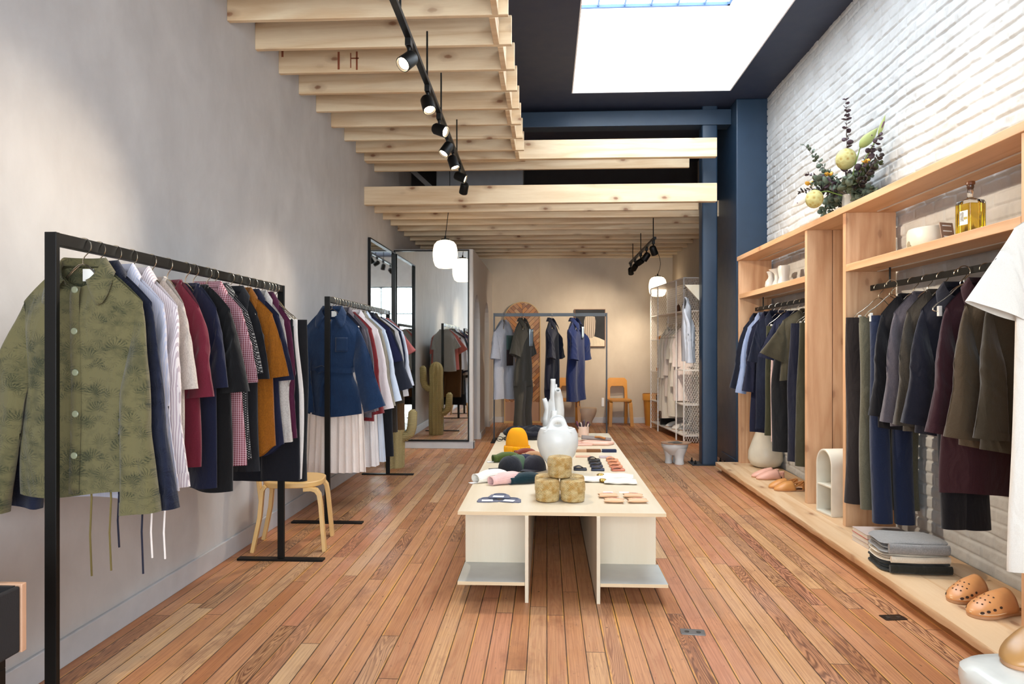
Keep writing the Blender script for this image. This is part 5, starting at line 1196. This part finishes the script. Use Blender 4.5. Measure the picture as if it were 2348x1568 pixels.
# cup with combs
def cup():
    t=thing('ceramic_cup','blush ceramic cup holding combs on the far end of the table','cup',(.345,6.46,TH))
    MB().lathe([(.046,0),(.05,.004),(.05,.096),(.046,.098),(.044,.09),(.044,.01),(.001,.008)],36).build('cup_body',plain('blush_cup','#e3c0ab',.5),t)
cup(); rn=random.Random(9)
for k in range(10):
    a=k*2*PI/10+.2; r=.022 if k%2 else .030; lean=.03+.028*(k%3)/2
    cols=['#2a1a1d','#1a1418','#3d2530','#d8bfae','#5a2538']
    b=Vector((.345+.4*r*math.cos(a),6.46+.4*r*math.sin(a),TH+.012)); e=Vector((.345+(r+lean)*math.cos(a),6.46+(r+lean)*math.sin(a)*.8,TH+.125+.028*((k*7)%5)/4))
    o=MB().tube([b,b.lerp(e,.6),b.lerp(e,.92),e],[.004,.0075,.0095,.003],8,sy=.6).build('hair_comb',plain('comb'+cols[k%5],cols[k%5],.3)); 
    tag(o,'slim %s comb handle standing in the blush cup'%['dark brown','black','plum brown','blush','maroon'][k%5],'comb','combs standing in the cup')

for lb,x,y,rz,c in (('dark metal outlet plate set in the floor beside the platform',1.665,3.365,.12,'#3a312c'),('worn metal floor plate in the boards right of the table',.665,3.15,-.1,'#8c8986')):
    t=thing('floor_plate',lb,'floor plate',(x,y,0),rz); MB().prism(rrect(.055,.032,.006,3),0,.003,'Z').build('plate',plain('plate'+c,c,.35,metal=.8),t,bev=.001,angle=40)
    for sx in (-1,1): MB().lathe([(.011,.003),(.011,.004),(.0005,.0042)],14,(sx*.026,0,0)).build('socket_cap',plain('cap'+c,'#55504b',.4,metal=.8),t,angle=30)
# ================================================================ rear room
def rack3():
    t=thing('clothing_rack','narrow black clothing rack set across the room behind the table','clothing rack',(.045,9.5,0))
    s_=.02; H=1.78; x0,x1=-.79,.79
    for x in (x0,x1-.018): MB().box(x,x+.018,-.02,.02,.012,H).build('post',plain('blue_black_steel','#262c33',.35),t,smooth=False,bev=.001)
    MB().box(x0+.018,x1-.018,-.006,.006,H-.045,H).build('top_bar',plain('blue_black_steel','#262c33',.35),t,smooth=False,bev=.001)
    for x in (x0+.009,x1-.009): MB().box(x-.03,x+.03,-.25,.25,0,.012).build('foot_plate',m_black,t,smooth=False,bev=.001)
rack3()
H3=1.78-.089
G5='hangers on the rear rack'
def put3(i,x): hanger((x,9.5,H3),R(90),'wire hanger %s from the left on the rear rack'%ORD[i],G5); return (x,9.5,H3)
rz3=R(62)
p=put3(0,-.595); g1=garment('sweatshirt','light grey short-sleeve sweatshirt with a dark picture print, first on the rear rack','sweatshirt',p,R(68),c_('#b9bdc8','#a9adb9','heather'),W=.30,L=1.10,sl=.34,cw=.12,ang=6,collar='crew',T=.15,drop=.14,seed=200,amp=.02,k=10)
MB().grid(lambda u,v:(-.11+.22*u,-.088,-.22-.42*v),4,6).build('picture_print',plain('print_green','#3c5450',.8),g1,solid=.001); MB().grid(lambda u,v:(-.11+.22*u,-.0895,-.42-.22*v),4,4).build('picture_print',plain('print_dark','#251a20',.8),g1,solid=.001)
p=put3(1,-.33); g2=garment('jumpsuit','olive khaki jumpsuit with short sleeves, second on the rear rack','jumpsuit',p,R(64),c_('#57544a','#4d4a41'),W=.22,L=.92,sl=.34,cw=.12,ang=14,collar='shirt',T=.12,drop=.10,seed=201,tuck=.04,amp=.012)
for sx in (-1,1): MB().grid(lambda u,v,sx=sx:(sx*.10+.115*ell(math.cos(2*PI*u),.8),.06*ell(math.sin(2*PI*u),.8)+.01*math.sin(7*v+4*u),-.85-.72*v),24,16,True).build('trouser_leg',c_('#57544a','#4d4a41'),g2,angle=80)
MB().grid(lambda u,v:(.03+.13*u,-.078,-.13-.24*v),4,4).build('paper_tag',plain('pale_blue_card','#a9bccb',.7),g2,solid=.001)
p=put3(2,.07); g3=garment('jumpsuit','navy short-sleeve jumpsuit, third on the rear rack','jumpsuit',p,R(73),c_('#171b33'),W=.24,L=.95,sl=.36,cw=.11,ang=8,collar='shirt',T=.12,drop=.11,seed=202)
for sx in (-1,1): MB().grid(lambda u,v,sx=sx:(sx*.11+.12*ell(math.cos(2*PI*u),.8),.055*ell(math.sin(2*PI*u),.8)+.01*math.sin(7*v),-.88-.45*v),24,12,True).build('trouser_leg',c_('#171b33'),g3,angle=80)
p=put3(3,.395); g4=garment('dress','royal blue short-sleeve belted dress, fourth on the rear rack','dress',p,R(64),c_('#1f3572','#1a2c62'),W=.235,L=1.12,sl=.38,cw=.10,ang=9,collar='shirt',T=.15,drop=.11,seed=203,amp=.018,cords=(c_('#1f3572','#1a2c62'),[(.02,.05),(.12,.04)]))
MB().grid(lambda u,v:(.02+.07*u,-.09,-.10-.16*v),4,4).build('paper_tag',plain('pale_blue_card','#a9bccb',.7),g4,solid=.001)
# arched chevron door
def archdoor():
    t=thing('arched_door','arched wooden door panel in chevron wood mosaic leaning against the rear wall','door panel',(-.425,YB-.055,0))
    hw=.30; zs=1.78; 
    m=M('chevron_mosaic',.45); co=m.co(); x,y,z=m.xyz(co)
    ax=m.ma('ABSOLUTE',x); d=m.ma('SUBTRACT',z,ax); u=m.ma('DIVIDE',d,.085); i=m.ma('FLOOR',u); v=m.ma('DIVIDE',m.ma('ADD',m.ma('ADD',z,ax),m.ma('MULTIPLY',m.wn(i,'1D'),.4)),.22); j=m.ma('FLOOR',v)
    nd=m.t.nodes.new('ShaderNodeTexWhiteNoise'); m.put(nd.inputs['Vector'],m.cmb(i,j,m.ma('SIGN',x))); 
    c=m.ramp(nd.outputs['Value'],[(0,'#7a4a28'),(.25,'#b98150'),(.45,'#c9a072'),(.65,'#8d6246'),(.8,'#d08a3c'),(1,'#a57a5c')])
    nz=m.noise(m.sc(co,40,40,6),1,3); c=m.mix(m.ma('MULTIPLY',nz,.3),c,'#5b3820')
    low=m.ma('LESS_THAN',z,.36); bi=m.wn(m.ma('FLOOR',m.ma('DIVIDE',x,.07)),'1D'); c=m.mix(low,c,m.ramp(bi,[(0,'#9b7660'),(1,'#b8937a')]))
    fu=m.ma('FRACT',u); g=m.ma('LESS_THAN',m.ma('MINIMUM',fu,m.ma('SUBTRACT',1.,fu)),.05); c=m.mix(m.ma('MULTIPLY',g,m.ma('SUBTRACT',1.,low)),c,'#3d2413')
    m.p('Base Color',c)
    pl=[(-hw,.03)]+[(hw*math.cos(R(180-a)),zs+hw*math.sin(R(180-a))) for a in range(0,181,9)]+[(hw,.03)]
    MB().prism(pl,0,.03,'Y').build('mosaic_panel',m.m,t,angle=30)
    fr=MB(); o=[(x*1.045,zs+(z-zs)*1.045 if z>zs else z) for x,z in pl]
    n=len(pl); fr.v=[(x,-.015,z) for x,z in pl]+[(x,-.015,z) for x,z in o]+[(x,.04,z) for x,z in pl]+[(x,.04,z) for x,z in o]
    for i in range(n-1): fr.f+=[(i,i+1,n+i+1,n+i),(2*n+i,3*n+i,3*n+i+1,2*n+i+1),(i,2*n+i,2*n+i+1,i+1),(n+i,n+i+1,3*n+i+1,3*n+i)]
    fr.build('door_frame',plain('pale_frame','#c9a56c',.5),t,angle=30)
    MB().box(-hw-.02,hw+.02,-.02,.04,0,.03).build('threshold',plain('pale_frame','#c9a56c',.5),t,smooth=False)
    MB().box(-.002,.002,-.004,0,.36,zs+hw).build('centre_seam',plain('seam_dark','#3d2413',.7),t,smooth=False)
archdoor()
def art():
    t=thing('framed_artwork','framed portrait of a ribbed-knit covered head on black, on the rear wall','picture',(.74,YB-.052,1.64))
    MB().box(-.265,.265,0,.052,-.325,.325).build('frame',plain('walnut_frame','#7a4c2b',.5),t,smooth=False,bev=.002)
    MB().box(-.255,.255,-.004,0,-.315,.315).build('canvas',plain('art_black','#17181c',.7),t,smooth=False)
    m=M('art_ribs',.8); co=m.co(); x,y,z=m.xyz(co); f=m.ma('SINE',m.ma('ADD',m.ma('MULTIPLY',x,190.),m.ma('MULTIPLY',m.ma('SINE',m.ma('MULTIPLY',z,9.)),1.2))); m.p('Base Color',m.mix(m.mr(f,-.3,.7),'#8d7f70','#cfc1ae'))
    # head with ribbed cover, shoulders
    hd=[(-.085,-.14),(-.10,.0),(-.098,.12),(-.085,.19),(-.05,.20),(.05,.20),(.085,.19),(.098,.12),(.095,0),(.075,-.14),(.03,-.175),(-.04,-.175)]
    MB().prism(hd,-.008,-.004,'Y').build('covered_head',m.m,t,smooth=False)
    sh=[(-.25,-.314),(-.25,-.24),(-.16,-.175),(-.08,-.145),(-.05,-.17),(.04,-.17),(.07,-.145),(.16,-.175),(.25,-.215),(.25,-.314)]
    MB().prism(sh,-.0075,-.0045,'Y').build('shoulders',plain('art_cream','#d2c4ad',.8),t,smooth=False)
    g=MB(); 
    for k in range(7): g.bar((-.18+.06*k,-.009,-.30),(-.15+.05*k,-.009,-.20),.004,.002)
    g.build('folds',plain('art_fold','#a39580',.8),t,smooth=False)
art()
sw=box('light_switch',m_white,-.022,.022,-.012,0,-.075,.075,None,.003); sw.location=(.965,YB,.36); tag(sw,'white wall plate low on the rear wall beside the rack post','switch plate')
m_honey=plain('honey_birch','#cf8f3c',.4,bump=.04)
chair('honey-coloured bentwood chair against the rear wall, right of the rack post',(1.21,11.52,0),R(3),m_honey,seat='square',group='bentwood chairs')
chair('honey-coloured bentwood chair against the rear wall, behind the blue dress',(.36,11.52,0),R(0),m_honey,seat='square',group='bentwood chairs')
chair('honey-coloured bentwood chair half hidden behind the right rack post',(.90,11.1,0),R(80),m_honey,seat='square',group='bentwood chairs') if False else None
def legstool(name,label,x,y,prof,mat,top=.28):
    t=thing(name,label,'stool',(x,y,0)); MB().lathe(prof,48).build('stool_body',mat,t)
    return t
legstool('ceramic_stool','blush rounded ceramic stool against the rear wall',.665,11.42,[(.075,0),(.08,.01),(.09,.08),(.135,.16),(.16,.23),(.163,.28),(.16,.295),(.15,.30),(.001,.30)],plain('blush_ceramic','#dcc3a8',.4))
for k,s_ in ((0,-1),): pass
b=thing('waste_bucket','honey yellow bucket behind the white mesh shelf','bucket',(1.76,11.52,0)); MB().lathe([(.11,0),(.115,.01),(.15,.50),(.155,.52),(.145,.52),(.107,.02),(.001,.015)],36).build('bucket_body',m_honey,b); MB().lathe([(.152,.42),(.158,.425),(.160,.52),(.154,.53)],36,capb=False).build('rim_band',m_honey,b)
# footed stool with tray, front of the mesh shelf
def foot_stool():
    t=thing('footed_stool','glossy white two-legged ceramic stool beside the navy column','stool',(1.43,7.72,0))
    MB().lathe([(.05,.10),(.11,.15),(.145,.19),(.15,.215),(.145,.228),(.13,.23),(.001,.23)],48,fn=lambda x,y,z,a,f:(x,y*.85,z)).build('stool_seat',m_cerw,t)
    for sx,sy,r in ((-.06,.05,.045),(.045,-.03,.06),(.03,.08,.045)): MB().lathe([(r*.85,0),(r*.9,.01),(r*.78,.05),(r*.95,.10),(r*1.3,.15),(r*1.5,.185)],28,(sx,sy,0)).build('leg',m_cerw,t)
    t=thing('serving_tray','oval leather tray lying on the white footed stool','tray',(1.44,7.70,.231)); MB().lathe([(.15,0),(.158,.006),(.158,.012),(.145,.008),(.001,.006)],40,fn=lambda x,y,z,a,f:(x*1.05,y*.8,z)).build('tray_plate',plain('tray_tan','#b58b6c',.5),t)
    MB().prism([(-.10,-.06),(.06,-.07),(.03,.07)],.014,.019,'Z').build('grey_flap',plain('tray_grey','#6d665c',.6),t,smooth=False)
foot_stool()
# white wire-mesh shelving
def mesh_panel(w,h,st=.034,r=.0016):
    g=MB(); k=1.9
    # diamonds: lines z = ±k x + c, clipped
    c=-k*w
    while c<h:
        for s_ in (1,-1):
            # z=k*x+c on x in[0,w]
            xa=max(0,-c/k); xb=min(w,(h-c)/k)
            if xb>xa+.005:
                a=(xa,k*xa+c); b=(xb,k*xb+c)
                if s_<0: a=(w-a[0],a[1]); b=(w-b[0],b[1])
                g.bar((a[0],0,a[1]),(b[0],0,b[1]),r*2,r*2,up=(0,1,0))
        c+=st*k
    return g
def meshshelf():
    m=plain('white_powdercoat','#e9e6e2',.4); z1=2.25
    t=thing('mesh_shelving','tall white steel shelving unit with wire mesh sides in the rear right corner','shelving unit',(1.855,9.36,0),R(5.5))
    D=.27; Lh=1.80; ys=[0,.36,1.36,Lh]
    for y in ys: MB().bar((0,y,0),(0,y,z1),.016,.016).build('post',m,t,smooth=False)
    for y in (0,Lh): MB().bar((D,y,0),(D,y,z1),.016,.016).build('post',m,t,smooth=False)
    def shelf(y0,y1,z,n='shelf'): MB().box(0,D,y0,y1,z-.008,z+.008).build(n,m,t,smooth=False,bev=.002)
    shelf(0,Lh,z1); shelf(0,Lh,1.80); shelf(0,Lh,.10)
    for z in (.99,.52): shelf(0,.352,z)
    for z in (1.42,.92,.45): shelf(1.368,Lh,z)
    sb=mesh_panel(D,z1-.02).build('mesh_side',m,t,smooth=False); sb.location=(0,0,.01)
    o=sb.copy(); COL.objects.link(o); o.parent=t; o.location=(0,Lh,.01)
    bk=mesh_panel(Lh,z1-.02,.034).build('mesh_back',m,t,smooth=False); bk.rotation_euler=(0,0,R(90)); bk.location=(D,0,.01)
    MB().bar((D*.5,.36,1.66),(D*.5,1.36,1.66),.012,.02).build('hanging_rail',m,t,smooth=False)
    for y in (.5,1.25): MB().bar((D*.5,y,1.66),(D*.5,y,1.79),.012,.012).build('rail_bracket',m,t,smooth=False)
    ca,sa=math.cos(R(5.5)),math.sin(R(5.5))
    def W(x,y,z): return (1.855+x*ca-y*sa,9.36+x*sa+y*ca,z)
    G6='hangers on the white mesh shelf rail'
    for i,(y,nm,lb,ct_,col,kw) in enumerate([
        (1.26,'dress','cream long dress, farthest on the white shelf rail','dress','#e3dccb',dict(W=.125,L=1.25,sl=.5,cw=.05,collar='crew')),
        (1.10,'dress','ivory long dress, second on the white shelf rail','dress','#e8e0cf',dict(W=.125,L=1.35,sl=.5,cw=.05,collar='shirt')),
        (.94,'blouse','blush white long blouse on the white shelf rail','blouse','#e6d8cb',dict(W=.125,L=1.0,sl=.45,cw=.06,collar='crew')),
        (.78,'dress','off-white pleated dress on the white shelf rail','dress','#ddd5c4',dict(W=.125,L=1.3,sl=.3,cw=.07,collar='crew',amp=.02)),
        (.62,'blouse','white short blouse on the white shelf rail','blouse','#ebe4d6',dict(W=.125,L=.85,sl=.35,cw=.07,collar='crew')),
        (.48,'dress','pale pink-white dress, nearest on the white shelf rail','dress','#e5d6cf',dict(W=.125,L=1.05,sl=.4,cw=.06,collar='crew'))]):
        p=W(D*.5,y,1.66-.077)
        hanger(p,R(5.5),'wire hanger %s from the far end on the white shelf rail'%ORD[i],G6)
        garment(nm,lb,ct_,p,R(-4),c_(col),seed=220+i,res=.7,**{**dict(T=.08,ang=1,angl=3,amp=.014,nw=.05),**kw})
    # items on shelves
    o=thing('storage_bag','black rolled mat on the bottom shelf of the white unit','mat',W(.13,1.25,.165)); MB().tube([(-.12,0,-.0),(.10,-.02,0)],.05,20).build('roll',c_('#17130f'),o); 
    for q in (): pass
    for i,(y,x) in enumerate(((1.02,.03),(.92,.10),(.70,.03),(.60,.10))):
        shoe('white_mule','white leather mule on the bottom shelf, %s from the rolled mat'%ORD[i],W(x,y,.108),R(-80),plain('white_leather','#dcd8d2',.5),L=.24,Wd=.09,h=.07,group='white mules on the bottom shelf')
    def hb(label,loc,rz,col):
        t=thing('leather_clutch',label,'clutch',loc,rz); MB().prism([(-.09,0),(.09,0),(.07,.07),(0,.11),(-.07,.07)],-.02,.02,'Y').build('clutch_body',plain('clutch'+col,col,.5),t,bev=.006,angle=40)
        MB().tube([(-.05,0,.08),(0,0,.125),(.05,0,.08)],.005,8).build('handle',plain('clutch'+col,col,.5),t)
    hb('brown peaked leather bag on the second shelf of the white unit',W(.12,.66,1.81),R(70),'#7a4a30'); hb('dark brown peaked bag beside the brown bag on the white unit',W(.12,.40,1.81),R(80),'#34211a')
    for nm,lb,z,h,col,y in (('soap_box','orange box on the far shelf of the white unit',1.429,.05,'#c07a2c',1.55),('candle_tin','orange tin on the lower far shelf of the white unit',.929,.05,'#b8722e',1.58),('shoe_box','black box on the lowest far shelf of the white unit',.459,.09,'#1b1715',1.58)):
        o=box(nm,plain(nm,col,.5),-.05,.05,-.07,.07,0,h,None,.003); o.location=W(.10,y,z); o.rotation_euler=(0,0,R(5.5)); tag(o,lb,'box')
meshshelf()
# plywood bracket on the column holding a sweatshirt
br=thing('plywood_bracket','triangular plywood bracket fixed on the left side of the navy column','bracket',(1.717,7.78,0)); 
MB().prism([(-.165,2.01),(0,2.01),(0,1.83)],0,.04,'Y').build('bracket_plate',m_ply,br,smooth=False,bev=.001)
hanger((1.60,7.90,1.878),R(72),'wire hanger of the white sweatshirt below the plywood bracket','hanger below the plywood bracket')
pg2=thing('hook_peg','small black peg under the plywood bracket carrying the white sweatshirt','peg',(1.585,7.8,1.985)); MB().tube([(0,.0,-.0),(0,.18,0)],.005,8).build('rod',m_black,pg2)
garment('sweatshirt','white long-sleeve sweatshirt hanging from the plywood bracket by the column','sweatshirt',(1.60,7.90,1.878),R(72),c_('#e4e3e4','#d9d8da','heather'),W=.2,L=.72,sl=.5,cw=.06,ang=4,collar='crew',T=.09,seed=250)
# ================================================================ lamps
m_bulb=emis('spot_bulb_glow','#ffe2b8',30)
def track(name,a,b,heads,rods,label,group,rodtop):
    t=thing(name,label,'track light',a); a=Vector(a); b=Vector(b); d=b-a
    MB().bar((0,0,0),d,.035,.03).build('rail',m_black,t,smooth=False,bev=.003)
    for f in rods:
        p=d*f; MB().tube([p+Vector((0,0,.01)),p+Vector((0,0,rodtop-a.z))],.006,8).build('hanging_rod',m_black,t)
    n=len(heads)
    for i,(f,aim,en) in enumerate(heads):
        p=a+d*f
        h=thing('track_spotlight','black cylinder spotlight on the %s ceiling track, %s from the near end'%('long' if 'long' in label else 'short rear',ORD[i]),'spotlight',p,group=group)
        MB().box(-.016,.016,-.03,.03,-.055,-.012).build('adapter',m_black,h,smooth=False,bev=.003)
        MB().tube([(0,0,-.05),(0,0,-.09)],.009,8).build('swivel',m_black,h)
        dr=(Vector(aim)-(p+Vector((0,0,-.11)))).normalized(); q=dr.to_track_quat('-Z','Y')
        can=MB().lathe([(.012,.05),(.03,.047),(.041,.03),(.043,-.06),(.038,-.062),(.036,-.045),(.001,-.043)],20,capb=True).build('lamp_can',m_black,h,angle=35,loc=(0,0,-.125))
        can.rotation_mode='QUATERNION'; can.rotation_quaternion=q
        bl=MB().lathe([(.034,-.046),(.03,-.052),(.001,-.054)],20).build('bulb',m_bulb,can,label='glowing bulb')
        if en:
            l=lamp('spot_light','SPOT',p+Vector((0,0,-.125))+dr*.07,en,(1,.84,.65),spot_size=R(66),spot_blend=1.,shadow_soft_size=.03)
            l.rotation_mode='QUATERNION'; l.rotation_quaternion=q
    return t
TS=110
track('track_rail',(-.744,3.1,3.0),(-.815,6.78,3.0),[(.165,(-1.95,1.9,1.0),TS*1.8),(.345,(.0,3.4,.5),TS),(.49,(2.3,3.7,1.55),TS*4),(.615,(-1.75,4.6,1.1),TS),(.72,(.1,5.4,.45),TS),(.86,(2.3,6.1,1.55),TS*4),(.975,(-1.5,8.6,1.),TS)],(.1,.34,.52,.8),
  'long black ceiling track running under the high joists','spotlights on the long track',3.33)
track('track_rail',(1.278,8.15,2.6),(1.278,10.6,2.6),[(.05,(1.9,9,1.2),160),(.28,(.2,9.6,.9),180),(.5,(-.3,11.8,1.5),160),(.75,(.8,11.8,1.5),130),(.95,(1.6,11.8,.9),120)],(.05,.5,.85),
  'short black ceiling track in the rear room','spotlights on the rear track',2.86)
m_globe=emis('opal_glass_glow','#ffe9c8',3.2)
def pendant(x,y,z,label,zt,en,curl=.06):
    t=thing('pendant_lamp',label,'pendant lamp',(x,y,z))
    prof=[(.03,-.165),(.085,-.16),(.118,-.135),(.138,-.08),(.145,0),(.140,.06),(.128,.11),(.10,.145),(.06,.16),(.03,.165)]
    MB().lathe(prof,32,capt=True).build('glass_shade',m_globe,t,label='glowing white opal glass shade')
    MB().lathe([(.05,.163),(.05,.178),(.012,.182),(.01,.21),(.002,.212)],20).build('cap',m_black,t,angle=30)
    MB().tube([(curl*math.sin(PI*s_)*(1-s_*.2),0,lerp(.2,zt-z,s_)) for s_ in [i/20 for i in range(21)]],.004,6).build('cord',m_black,t)
    lamp('pendant_glow','POINT',(x,y,z-.02),en,(1,.82,.58),shadow_soft_size=.12)
    return t
pendant(-1.187,7.93,2.391,'glowing white globe pendant hanging in front of the framed mirrors',3.97,45)
pendant(1.816,11.3,2.302,'glowing white globe pendant behind the white mesh shelf',2.87,50,.05)
